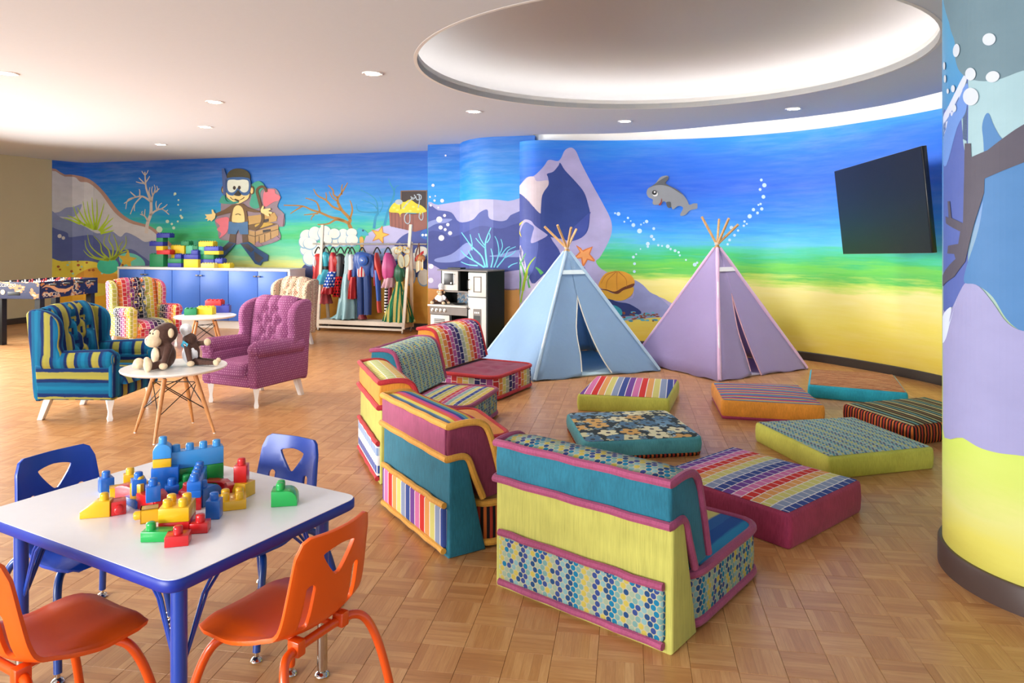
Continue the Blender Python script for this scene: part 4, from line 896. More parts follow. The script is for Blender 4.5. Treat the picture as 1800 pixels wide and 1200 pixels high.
m1 = module('lime-backed low seat with dotted fabric and pink piping, nearest to the camera', (-.067, 2.93), (.64, .77), limeb, teal, dotm, pinkv, dotm, ikat, dotm, w=.785)
m2 = module('teal-backed low seat with plum cushion, orange piping and rainbow stripes', (-.673, 3.797), (.847, .531), teal, pinkv, rain_v, mustard, redblk, orangev, rain_u, w=.757, cush_end=velvet('maroon_velvet_shaded', '#7a2542', .3))  # maroon cushion ends: partly side shade put into the velvet colour
m3 = module('lime-backed low seat with orange cushion and red piping, seen narrowly', (-1.0, 4.79), (.936, .353), limeb, orangev, yel_g, redv, whitebl, orangev, whitebl, w=.737)
m4 = module('low seat with dotted backrest, pink piping and a striped seat', (-1.02, 5.27), (.955, -.296), teal, teal, dotf, pinkv, dotm, stripe_seat, dotm, w=.74, dp=.74, tuft=True)
# module() takes the end that lies left when seen from behind; these two face the camera
m4.location = Vector((-.91, 5.625, 0)); m4.rotation_euler.z = heading((.955, -.296))
m5 = module('low seat with a rainbow tile-pattern back and wine-red seat', (-.844, 6.5), (.886, -.463), orangev, orangev, rain_gu, redv, rain_gu, seatred, orangev, w=.76, tuft=2)
m5.location = Vector((-.667, 6.838, 0)); m5.rotation_euler.z = heading((.886, -.463))

# ============================================================ WING ARMCHAIRS
legw = plain('white_lacquer', '#eceae4', .35, coat=.3)
def armchair(label, c, f, mats, w=.62):
    """mats: back, wing, arm, side, seat"""
    t = thing('wing_armchair', label, 'armchair', (c[0], c[1], 0), heading(f), 'small wing armchairs')
    mb, mw, ma, ms, me_ = mats; H = w/2
    B().box(-H+.09, H-.09, -.25, .29, .165, .30, .025, 3).build('seat_base', me_, t)
    def seat(s, q):
        x = (s-.5)*2*(H-.105); y = -.2+.53*q; ex = min(1, min(s, 1-s)*6); ey = min(1, min(1, (1-q)*5)); z = .27+.085*math.sqrt(max(0, 1-(1-ex)**2))*math.sqrt(max(0, 1-(1-ey)**2))+.012*math.sin(PI*q)
        return (x, y+.012*math.sin(PI*s), z)
    B().grid(seat, 20, 20).build('seat_cushion', me_, t, ang=80)
    for s in (-1, 1):
        a, b = (H-.10, H-.005) if s > 0 else (-H+.005, -H+.10)
        B().prism([(-.30, .165), (.275, .165), (.275, .43), (-.32, .43)], a, b, 'x', .018, 3).build('side_panel', ms, t)
        # rolled arm, thicker and higher at the front
        def arm(u, v, s=s):
            y = -.26+.56*v; th = 2*PI*u; k = min(1, (1-v)*14)**.5; rx = .062*k; rz = .072*k*(1+.06*v)
            return (s*(H-.045)+rx*math.cos(th)*(1 if math.cos(th)*s > 0 else .82), y+.012*(1-k), .455+.018*v+rz*math.sin(th))
        B().grid(arm, 20, 24).build('armrest', ma, t, ang=80)
        B().lathe([(0, .0), (.030, .004), (.046, -.002), (.054, -.012)], 18, M=Matrix.Translation((s*(H-.047), .297, .472)) @ Matrix.Rotation(-PI/2, 4, 'X')).build('arm_scroll', ma, t)
        B().box(min(s*(H-.10), s*(H-.005)), max(s*(H-.10), s*(H-.005)), .235, .293, .18, .47, .02, 3).build('arm_front', ma, t)
        # wing
        wing = [(-.335, .18), (-.27, .18), (-.24, .42), (-.13, .42), (-.10, .50), (-.125, .57), (-.115, .66), (-.125, .745), (-.17, .80), (-.25, .835), (-.34, .845), (-.395, .82), (-.40, .76), (-.36, .45)]
        wing = [(p.x, p.y) for p in catmull([(y, z, 0) for y, z in wing], 3, True)]
        a, b = (H-.085, H-.012) if s > 0 else (-H+.012, -H+.085)
        M = Matrix.Translation((s*(H-.05), -.3, .5)) @ Matrix.Rotation(-s*.16, 4, 'Z') @ Matrix.Translation((-s*(H-.05), .3, -.5))
        B().prism(wing, a, b, 'x', .02, 3, M=M).build('wing', mw, t)
        B().lathe([(.0, 0), (.020, 0), (.026, .018), (.019, .045), (.017, .07), (.026, .115), (.034, .15), (.034, .172), (0, .172)], 4, (s*(H-.055), .235, 0), M=None).build('front_leg', legw, t, ang=25)
        B().hexa([(s*(H-.075)-.02, -.335, 0), (s*(H-.075)+.02, -.335, 0), (s*(H-.075)+.02, -.295, 0), (s*(H-.075)-.02, -.295, 0), (s*(H-.075)-.024, -.275, .175), (s*(H-.075)+.024, -.275, .175), (s*(H-.075)+.024, -.22, .175), (s*(H-.075)-.024, -.22, .175)], .003).build('rear_leg', legw, t, ang=25)
    # tufted back: front face, over the top, down the rear
    bt = []
    for r_, z in enumerate((.46, .56, .66, .755)):
        for x in ((-.11, 0, .11) if r_ % 2 == 0 else (-.055, .055)): bt.append((x, z))
    bt = [(x, z) for x, z in bt]; hw = H-.085
    prof = catmull([(-.155, .30, 0), (-.175, .42, 0), (-.20, .60, 0), (-.225, .76, 0), (-.255, .825, 0), (-.31, .848, 0), (-.375, .83, 0), (-.40, .77, 0), (-.385, .6, 0), (-.35, .35, 0), (-.325, .17, 0)], 7); n = len(prof)-1
    seg = []
    for i, (x, z) in enumerate(bt):
        for (x2, z2) in bt[i+1:]:
            if .05 < z2-z < .13 and abs(x2-x) < .08: seg.append((x, z, x2, z2))
    def dip(x, z):
        h = 0
        for bx, bz in bt: h = max(h, math.exp(-((x-bx)**2+(z-bz)**2)/.0009)*.05)
        for ax, az, cx, cz in seg:
            dx, dz = cx-ax, cz-az; k = max(0, min(1, ((x-ax)*dx+(z-az)*dz)/(dx*dx+dz*dz))); d2 = (x-ax-k*dx)**2+(z-az-k*dz)**2
            h = max(h, .024*math.exp(-d2/.00022))
        if z > .755:
            for bx in (-.055, .055): h = max(h, .022*math.exp(-(x-bx)**2/.00022))
        if z < .46:
            for bx in (-.11, 0, .11): h = max(h, .022*math.exp(-(x-bx)**2/.00022))
        return h
    def back(s, q):
        i = min(int(q*n), n-1); p = prof[i].lerp(prof[i+1], q*n-i); d = (prof[i+1]-prof[i]).normalized(); nr = Vector((d.y, -d.x, 0))
        if nr.x < 0 and q < .35: nr = -nr
        x = (s-.5)*2*hw; h = 0
        if q < .55: h = .045*min(1, min(s, 1-s)*6)**.5*min(1, (.55-q)*8)-dip(x, p.y)*min(1, (.55-q)*8)
        p = p+Vector((abs(nr.x), max(nr.y, 0), 0))*h if q < .55 else p
        return (x, p.x, p.y)
    B().grid(back, 44, n).build('backrest', mb, t, ang=80)
    for x, z in bt:
        q = min(range(n), key=lambda i: abs(prof[i].y-z)+(9 if i > n*.5 else 0)); y = prof[q].x
        B().ell((x, y+.0, z), (.009, .006, .009), 8).build('button', mb, t)
    return t
st4 = lambda nm, ax, **k: stripes('ikat_chair_'+nm, ['#122c60', '#0e5f88', '#0f7298', '#0e5f88', '#112a5c', '#a39c44', '#9b9648'], .027, ax, None, wob=.16, soft=.2, **k)
kb, kv = st4('vertical', 0), st4('side', 1)
armchair('wing armchair in blue and teal ikat stripes with yellow, left of the round table', (-3.27, 5.80), (1, -.04), (kb, kb, kb, kv, kb), .66)
pur = dots('purple_dots', '#8c4c74', ['#cfa2ba', '#c491ae', '#b27ea0'], .021, .17, 1.5, False)
armchair('plum wing armchair with small pale dots and a tufted back', (-2.21, 6.25), (-.43, -.9), (pur, pur, pur, pur, pur), .62)
chk = stripes('bright_tiles', ['#3b2448', '#6b3168', '#c4547c', '#b8323a', '#d9773c', '#cdb54a', '#a3a04c', '#5c666e', '#232633'], .048, 0, '#d9cfc4', .10, row=.052)
armchair('wing armchair covered in bright tile-pattern fabric, before the blue cupboards', (-4.62, 9.17), (.8, -.6), (chk, chk, chk, chk, chk), .66)
crm = dots('cream_zigzag', '#cbb79c', ['#7c3f3f', '#cbb79c', '#4b4338', '#cbb79c', '#a8705e', '#a34d50'], .024, .30, 1.2)
armchair('cream wing armchair patterned with small dark dots, behind the plum one', (-2.96, 9.30), (-.50, -.866), (crm, crm, crm, crm, crm), .62)
# ============================================================ TENTS
wood = NT('pale_wood', .5); _co, _x = wood.coord(); _n = wood.noise(wood.scalev(_co, (60, 60, 4)), 1.5, 4, .6)
wood.color(wood.ramp(_n, [(.3, '#b98a52'), (.6, '#d6ab73'), (.9, '#e2be8c')])); wood = wood.m
def cloth(name, col, trans=.25):
    t = NT(name, .9); co, _ = t.coord(); n = t.noise(co, 5, 3, .6); c = lin(col)
    t.color(t.mix(n, tuple(x*.94 for x in c[:3])+(1,), tuple(min(1, x*1.05) for x in c[:3])+(1,)))
    f = t.noise(co, 11, 3, .55); t.bump(f, .3, .02)
    tr = t.n.new('ShaderNodeBsdfTranslucent'); tr.inputs[0].default_value = c
    ms = t.n.new('ShaderNodeMixShader'); ms.inputs[0].default_value = trans; out = t.n['Material Output']
    t.link(t.p.outputs[0], ms.inputs[1]); t.link(tr.outputs[0], ms.inputs[2]); t.link(ms.outputs[0], out.inputs[0]); return t.m
def tepee(label, Fp, e1, s, apex, col, trim, door, tips, inner_col, band, slot):
    e1 = Vector((e1[0], e1[1], 0)).normalized(); e2 = Vector((-e1.y, e1.x, 0)); Fp = Vector(Fp)
    c = Fp+(e1+e2)*s/2
    t = thing('play_tent', label, 'tent', c)
    base = [Fp-c, Fp+e1*s-c, Fp+(e1+e2)*s-c, Fp+e2*s-c]           # front, right, back, left
    A = Vector((0, 0, apex)); zt = apex-.035
    m = cloth(label.split()[0]+'_canvas', col, .4); mt = cloth(label.split()[0]+'_canvas_trim', trim, .1)
    topq = [b.lerp(A, zt/apex)+Vector((0, 0, 0)) for b in base]
    def face(a, b, door=None, nm='canvas_panel'):
        P, Q = base[a], base[b]; out = ((P+Q)/2); out.z = 0; out.normalize()
        def fn(u, v):                       # u along the base 0..1, v up 0..1
            e = P.lerp(Q, u); q = topq[a].lerp(topq[b], u); p = e.lerp(q, v)
            sag = -.03*math.sin(PI*u)*math.sin(PI*min(1, v*1.1))
            p = p+out*(sag+.012*math.sin(u*9+v*3)*(1-v)); p.z += .006+.010*math.sin(u*23)*(1-v)**6+.008*(1-v)**6*math.sin(PI*u); return p
        if not door:
            sheet2d(nm, [(0, 0), (1, 0), (1, 1), (0, 1)], [], [i/14 for i in range(1, 14)], [i/12 for i in range(1, 12)], fn, .003, m, t)
        else:
            d0, d1, du, dv = door
            L = [(0, 0), (d0, 0)]+[(p.x, p.y) for p in catmull([(d0, 0, 0), (d0-(d0-du)*.15-.0, dv*.25, 0), (d0+(du-d0)*.25-.01, dv*.6, 0), (du, dv, 0)], 4)][1:]+[(du, 1), (0, 1)]
            R_ = [(d1, 0), (1, 0), (1, 1), (du, 1)]+[(p.x, p.y) for p in catmull([(du, dv, 0), (d1+(du-d1)*.62, dv*.55, 0), (d1+(du-d1)*.30, dv*.22, 0), (d1, 0, 0)], 4)][:-1]
            g = [i/14 for i in range(1, 14)]
            sheet2d('canvas_door_panel', L, [], g, g, fn, .003, m, t); sheet2d('canvas_door_flap', R_, [], g, g, fn, .003, m, t)
            ed = [fn(*p) for p in L[2:-2]]; ed2 = [fn(*p) for p in R_[4:]+[(d1, 0)]]
            B().tube(ed+ed2[1:], .0065, 6).build('door_binding', plain('binding_'+band[2], band[2], .8), t)
            # small cross band above the door
            q0, q1 = .80, .835
            pts = [fn(.0, q0), fn(1, q0), fn(1, q1), fn(0, q1)]
            B().add([p+out*.006 for p in pts]+[p+out*.003 for p in pts], [(0, 1, 2, 3), (7, 6, 5, 4), (0, 4, 5, 1), (2, 6, 7, 3)]).build('cross_band', plain('band_'+band[0], band[0], .8), t, False)
    face(0, 1, door); face(3, 0); face(1, 2); face(2, 3)
    for i, (b, tip) in enumerate(zip(base, tips)):
        out = b.copy(); out.z = 0; out.normalize()
        # pole runs from its foot through the crossing to the tip
        foot = b*.985+Vector((0, 0, .012)); cross = A+Vector((out.x*-.004, out.y*-.004, .0)); tp = Vector(tip)-c
        d = (tp-cross).normalized(); ft = foot
        B().tube([ft, cross.lerp(ft, .12), cross, tp], .0135, 10).build('pole', wood, t)
        # fabric sleeve over the pole
        up = cross.lerp(ft, .03); B().tube([ft.lerp(up, k/8)+out*.004 for k in range(9)], [.019+.002*math.sin(k*2) for k in range(9)], 8).build('pole_sleeve', mt, t)
        a_, b_ = ft.lerp(up, .22), ft.lerp(up, .72)
        B().tube([a_.lerp(b_, k/5)+out*.012 for k in range(6)], .0125, 6).build('sleeve_strip', plain('sleeve_'+band[1], band[1], .8), t)
    B().hexa([(p.x*.95, p.y*.95, .004) for p in base]+[(p.x*.95, p.y*.95, .02) for p in base], .004).build('floor_mat', plain('mat_'+inner_col, inner_col, .9), t)
    for k in range(3):
        B().tube([(.028*math.cos(a*PI/6), .028*math.sin(a*PI/6), apex+.0+.009*k) for a in range(12)], .003, 5, True).build('cord', plain('cord', '#e8e4da', .8), t)
    return t
bf = PZ(939, 671)
tepee('blue play tent with four wooden poles and an open white-edged door', bf, (.923, .386), 1.44, 1.27, '#a2c4e4', '#b6d2ea',
      (.36, .60, .48, .62), [PY(1013, 403, 8.25), PY(957, 398, 7.9), PY(980, 395.6, 7.7), PY(1004, 400, 7.65)], '#b9d3dc', ('#d8e8f0', '#e9eef2', '#e6e2d6'), 0)
pf = PZ(1265, 671)
tepee('lilac play tent with pink seams and a narrow door slit', pf, (.86, .51), 1.30, 1.31, '#c4b2de', '#e3bcdc',
      (.34, .46, .43, .62), [PY(1264, 385.6, 8.2), PY(1233.5, 380.6, 7.9), PY(1297.5, 394.5, 7.7), PY(1281, 384, 7.65)], '#cfc0d8', ('#e9e4ea', '#e4dfe8', '#dca8b4'), 0)

# ============================================================ TELEVISION
blackp = plain('black_plastic', '#0c0e10', .28, coat=.2)
c4 = [PY(1481.7, 446.7, 7.3), PY(1639, 444.6, 5.75), PY(1620.4, 256, 5.75), PY(1466, 301, 7.3)]
cen = sum(c4, Vector())/4
tv = thing('television', 'black flat television on an arm bracket, on the blue mural wall', 'television', cen)
q = [p-cen for p in c4]; nv = (q[1]-q[0]).cross(q[3]-q[0]).normalized(); nv = nv if nv.x < 0 else -nv
B().hexa([q[0], q[1], q[1]-nv*.04, q[0]-nv*.04, q[3], q[2], q[2]-nv*.04, q[3]-nv*.04], .005).build('casing', blackp, tv)
scr = plain('screen_glass', '#060a10', .38)
B().add([p*.985+nv*.0015 for p in q]+[p*.985-nv*.002 for p in q], [(0, 1, 2, 3), (7, 6, 5, 4), (0, 4, 5, 1), (1, 5, 6, 2), (2, 6, 7, 3), (3, 7, 4, 0)]).build('screen', scr, tv, False)
B().hexa([v*.45-nv*(.04+k*.04) for k in (0, 1) for v in q][:4]+[v*.45-nv*.085 for v in q], .006).build('rear_housing', blackp, tv)
mp, mn = W3.at(W3.hit(1560)[0]); wp = Vector((mp.x, mp.y, cen.z))-cen
B().tube([-nv*.08, (wp*.5)+Vector((0, .25, 0)), wp], .022, 8).build('bracket_arm', blackp, tv)
wn = Vector((mn.x, mn.y, 0)); M = Matrix.Translation(wp+wn*.012) @ Matrix.Rotation(math.atan2(wn.y, wn.x), 4, 'Z')
B().box(-.012, .012, -.1, .1, -.12, .12, .003, 1, M=M).build('wall_plate', blackp, tv)

# ============================================================ STORAGE CUPBOARDS
cwhite = plain('cupboard_white', '#e6e3dc', .45); cblue = plain('cupboard_blue', '#3c6fcb', .42, var=.03, nscale=2); steel = plain('brushed_steel', '#b9b6b0', .3, metal=1)
u_ = Vector((.957, -.291, 0)).normalized(); cr = math.atan2(u_.y, u_.x); L0 = Vector((-6.345, 11.60, 0)); ln = 3.14; dep = .40; uw = ln/3
L0 = Vector((-.5406*11.60, 11.60, 0)); R0 = Vector((-.3055*10.72, 10.72, 0)); u_ = (R0-L0).normalized(); cr = math.atan2(u_.y, u_.x); ln = (R0-L0).length; uw = (ln-.03)/3
for k, nm in enumerate(('blue two-door cupboard at the left end of the long low unit', 'blue two-door cupboard in the middle of the long low unit', 'blue two-door cupboard at the right end of the long low unit')):
    t = thing('cupboard', nm, 'cupboard', L0+u_*(uw*k+.0), cr, 'blue cupboards under one worktop')
    B().box(.001, uw-.001, .02, dep, .11, .885).build('carcass', cwhite, t, False)
    B().box(.0, uw, .03, dep, 0, .11).build('plinth', cwhite, t, False)
    for s in (0, 1):
        x0 = s*uw/2+.004+(.012 if (k == 0 and s == 0) else 0); x1 = (s+1)*uw/2-.004-(.012 if (k == 2 and s == 1) else 0)
        d = B().box(x0, x1, 0, .019, .12, .875, .003, 2).build('door', cblue, t)
        hx = uw/2+(-.035 if s == 0 else .035)
        B().tube([(hx-.022, -.022, .80), (hx+.022, -.022, .80)], .012, 8).tube([(hx, 0, .80), (hx, -.022, .80)], .005, 6).build('handle', steel, d)
t = thing('worktop', 'white worktop with white side panels over the blue cupboards', 'worktop', L0, cr)
B().box(-.012, ln+.012, -.012, dep+.01, .886, .915, .002, 1).build('top_board', cwhite, t, False)
B().box(-.012, -.001, -.002, dep, 0, .886).build('side_board', cwhite, t, False)
B().box(ln-.029, ln+.01, -.002, dep+.0, 0, .886).build('side_board', cwhite, t, False)
nrmc = Vector((-u_.y, u_.x, 0))
# ------------------------------------------------------------ large bricks
BC = {'g': ('green', '#14834f'), 'lg': ('pale green', '#4fb389'), 'b': ('dark blue', '#26309a'), 'y': ('yellow', '#e6c41c'), 'r': ('red', '#cf2026'), 'ly': ('pale yellow', '#f0dc6a'), 'mb': ('blue', '#3a45ac')}
def bmat(k): return plain('brick_'+BC[k][0].replace(' ', '_'), BC[k][1], .5)
def big_brick(label, loc, rz, L, D_, H, mat, nx, ny, group):
    t = thing('toy_brick', label, 'toy brick', loc, rz, group)
    B().box(-L/2, L/2, -D_/2, D_/2, 0, H, .003, 2).build('body', mat, t)
    for i in range(nx):
        for j in range(ny):
            x = -L/2+L*(i+.5)/nx; y = -D_/2+D_*(j+.5)/ny; r = min(L/nx, D_/ny)*.3
            B().lathe([(r, H-.001), (r, H+.010), (r*.9, H+.012), (0, H+.012)], 12, (x, y, 0)).build('stud', mat, t)
    return t
rc = reg(230, 370, 8.571)
CB = [('g', 320, 525, 650, 842, 0, 'tall green brick stack base at the left end of the worktop'), ('r', 425, 625, 590, 655, 0, 'red brick overhanging the tall green block'), ('y', 418, 522, 530, 595, 0, 'small yellow brick under the dark blue one in the left tower'),
      ('b', 318, 520, 465, 530, 0, 'dark blue brick overhanging leftwards in the left tower'), ('g', 422, 522, 405, 468, 0, 'small green brick near the top of the left tower'), ('b', 422, 622, 340, 405, 0, 'dark blue brick crowning the left tower'),
      ('b', 592, 795, 780, 842, -.04, 'dark blue brick on the worktop under a green brick'), ('g', 592, 795, 715, 780, -.04, 'green brick on a dark blue one, second group from left'), ('b', 697, 795, 650, 715, -.04, 'little dark blue brick atop the green brick in the second group'),
      ('y', 645, 695, 640, 712, .13, 'narrow yellow brick standing behind the little dark blue one'), ('y', 800, 845, 640, 842, .13, 'tall yellow pillar brick behind the second group'), ('y', 640, 840, 525, 640, .13, 'big yellow brick bridging two yellow uprights'), ('g', 790, 910, 460, 525, .13, 'green brick on the big yellow bridging brick'),
      ('y', 832, 1048, 718, 842, -.04, 'big yellow brick on the worktop at the middle'), ('b', 835, 1050, 650, 718, -.04, 'dark blue brick lying on the big middle yellow one'), ('b', 943, 1045, 585, 650, -.04, 'small dark blue step brick in the middle group'), ('lg', 865, 965, 525, 650, .12, 'pale green brick behind the middle group'), ('g', 965, 1045, 525, 585, .12, 'green brick above the dark blue step'),
      ('b', 1058, 1285, 718, 842, .02, 'large dark blue base brick of the right tower'), ('g', 1055, 1285, 645, 718, .02, 'green brick in the lower right tower'), ('lg', 1055, 1140, 530, 645, .02, 'pale green upright brick in the right tower'), ('y', 1140, 1362, 590, 645, -.02, 'yellow brick jutting right from the tower'), ('mb', 1140, 1355, 530, 590, -.02, 'blue brick jutting right above the yellow one'), ('y', 1055, 1272, 455, 530, .02, 'yellow brick crowning the right tower'),
      ('ly', 1090, 1290, 775, 842, -.13, 'pale yellow brick lying before the right tower'), ('y', 1300, 1525, 778, 842, -.03, 'yellow brick at the right end of the worktop row'), ('mb', 1300, 1412, 708, 778, -.03, 'small blue brick on the right-end yellow one')]
for k, x0, x1, y0, y1, dd, lab in CB:
    (a, ya), (b, yb) = rc([(x0, y0), (x1, y1)]); pxm = (a+b)/2; av = (pxm-900)/F
    # intersect with the line along the worktop
    O = L0+nrmc*(.17+dd); s_ = (av*O.y-O.x)/(u_.x-av*u_.y); P = O+u_*s_
    sc = P.y/F; wpx = F/P.y*(u_.x-av*u_.y); Lg = (b-a)/wpx; zt = .9155+(842-y1)/8.571*sc; H = (y1-y0)/8.571*sc
    nx = max(1, round(Lg/.045))
    big_brick(lab, (P.x, P.y, zt), cr, Lg-.001, .11, H-.001, bmat(k), nx, 2, 'large toy bricks on the cupboards')

# ============================================================ ROUND TABLES
twhite = plain('table_white', '#eeede8', .3, coat=.25); wire = plain('black_wire', '#17181a', .4); oak = NT('beech_legs', .45); _co, _x = oak.coord(); _n = oak.noise(oak.scalev(_co, (40, 40, 5)), 2, 4, .6)
oak.color(oak.ramp(_n, [(.3, '#b0713c'), (.6, '#c98c52'), (.9, '#d8a468')])); oak = oak.m
def round_table(label, c, r, h, rot, lr):
    t = thing('round_table', label, 'table', (c[0], c[1], 0), rot, 'round side tables')
    B().lathe([(0, h-.022), (r-.018, h-.022), (r-.003, h-.012), (r, h-.004), (r-.002, h), (0, h)], 72).build('tabletop', twhite, t, ang=30)
    feet = []; tops = []
    for k in range(4):
        a = PI/4+k*PI/2; ft = Vector((lr*math.cos(a), lr*math.sin(a), 0)); tp = Vector((lr*.50*math.cos(a), lr*.50*math.sin(a), h-.05)); feet.append(ft); tops.append(tp)
        lg = B().tube([ft+Vector((0, 0, .004)), ft.lerp(tp, .5), tp.lerp(ft, .03)], [.0085, .015, .0165], 12).build('leg', oak, t)
        B().lathe([(0, 0), (.009, 0), (.009, .006), (0, .006)], 10, ft).build('foot_cap', legw, lg)
        B().tube([tp.lerp(ft, .09), tp, tp*1.0+Vector((0, 0, .03))], .0115, 8).build('leg_bracket', wire, t)
    for k in range(4):
        a, b = k, (k+1) % 4; p = lambda i, q: tops[i].lerp(feet[i], q)
        mid = (p(a, .15)+p(b, .62))/2
        B().tube([p(a, .12), p(b, .60)], .0035, 6).tube([p(b, .12), p(a, .60)], .0035, 6).build('cross_wire', wire, t)
    for i in (0, 1): B().tube([tops[i].lerp(feet[i], .14), tops[i+2].lerp(feet[i+2], .14)], .0035, 6).build('cross_wire', wire, t)
    B().box(-.09, .09, -.09, .09, h-.032, h-.0225, .002, 1).build('mount_plate', wire, t)
    return t
T1 = Vector((-2.40, 5.18, 0)); T2 = Vector((-3.58, 8.50, 0)); TH = .475
t1 = round_table('round white side table with beech legs carrying two plush monkeys', T1, .35, TH, 0, .285)
_d = PZ(271, 781)-T1; a1 = math.atan2(_d.y, _d.x); t1.rotation_euler.z = a1-PI/4
round_table('round white side table with four toy bricks, before the cupboards', T2, .34, TH, .5, .27)
for k, x, y, col, nm, dz, ya in (('g', 336, 553, '', 'green brick on the far round table', 0, .2), ('y', 363, 552, '', 'yellow brick in the middle of the far round table', 0, -.1), ('mb', 392, 549, '', 'dark blue brick at the right of the far round table', 0, .1), ('r', 378, 536, '', 'red brick bridging the yellow and blue ones on the far round table', .088, -.1)):
    p = PZ(x, y+(13 if dz else 0), TH+.0)
    big_brick(nm, (p.x, p.y, TH+.0005+dz), ya, {'g': .135, 'y': .19, 'mb': .17, 'r': .20}[k], .10, .072 if k == 'g' else .087 if k != 'r' else .06, bmat(k), {'g': 3, 'y': 4, 'mb': 3, 'r': 4}[k], 2, 'toy bricks on the far round table')

# ============================================================ CHILDREN'S TABLE AND CHAIRS
TZ = .56
Ac, Bc, Cc, Dc_ = Vector((-.822, 1.767, 0)), Vector((-.487, 2.363, 0)), Vector((-1.300, 2.796, 0)), Vector((-1.624, 2.203, 0))
tc = (Ac+Bc+Cc+Dc_)/4; uu = Vector((.49, .872, 0)).normalized(); vv = Vector((.872, -.49, 0)).normalized()    # uu: short side, vv: long side
trot = math.atan2(vv.y, vv.x); HL, HW = .46, .342
kt = thing('activity_table', "children's white table with a blue edge and blue legs", 'table', tc, trot)
ol = outline([(-HL, -HW), (HL, -HW), (HL, HW), (-HL, HW)], .055, 8)
navy = plain('blue_enamel', '#1240a0', .3, coat=.4, var=.03); edgeb = plain('blue_edge_band', '#16309a', .42)
lam = plain('white_laminate', '#f4f5f8', .22)
def flat(o, z0, z1): 
    n = len(o); return B().add([(p.x, p.y, z0) for p in o]+[(p.x, p.y, z1) for p in o], [tuple(range(n-1, -1, -1)), tuple(range(n, 2*n))]+[(i, (i+1) % n, n+(i+1) % n, n+i) for i in range(n)])
flat(inset(ol, .004), TZ-.008, TZ).build('tabletop', lam, kt, ang=30)
n_ = len(ol); rg = [inset(ol, .005), ol, ol, inset(ol, .004), inset(ol, .02)]; zz = [TZ-.0008, TZ-.005, TZ-.029, TZ-.033, TZ-.033]
B().add([(p.x, p.y, z) for o_, z in zip(rg, zz) for p in o_], [(k*n_+(i+1) % n_, k*n_+i, (k+1)*n_+i, (k+1)*n_+(i+1) % n_) for k in range(4) for i in range(n_)]).build('edge_band', edgeb, kt, ang=50)
flat(inset(ol, .02), TZ-.0329, TZ-.009).build('underside', navy, kt, False)
chrome = plain('chrome', '#c9c7c2', .12, metal=1)
for sx in (-1, 1):
    for sy in (-1, 1):
        x, y = sx*(HL-.085), sy*(HW-.085)
        lg = B().lathe([(0, .20), (.0205, .20), (.0205, TZ-.033), (0, TZ-.033)], 20, (x, y, 0)).build('leg', navy, kt)
        B().lathe([(.0165, .02), (.0165, .205)], 16, (x, y, 0)).build('leg_extension', chrome, lg)
        B().lathe([(0, 0), (.018, 0), (.024, .004), (.020, .012), (.008, .018), (.006, .03)], 16, (x, y, 0)).build('glide', chrome, lg)
        for dx, dy in ((-sx*.13, 0), (0, -sy*.13)):
            B().tube([(x+dx, y+dy, TZ-.034), (x+dx*.55, y+dy*.55, .45), (x+dx*.12, y+dy*.12, .30)], .0045, 6).build('brace_rod', navy, lg)
            B().tube([(x+dx*1.25, y+dy*1.25, TZ-.034), (x+dx*.65, y+dy*.65, .45), (x+dx*.12, y+dy*.12, .295)], .0045, 6).build('brace_rod', navy, lg)
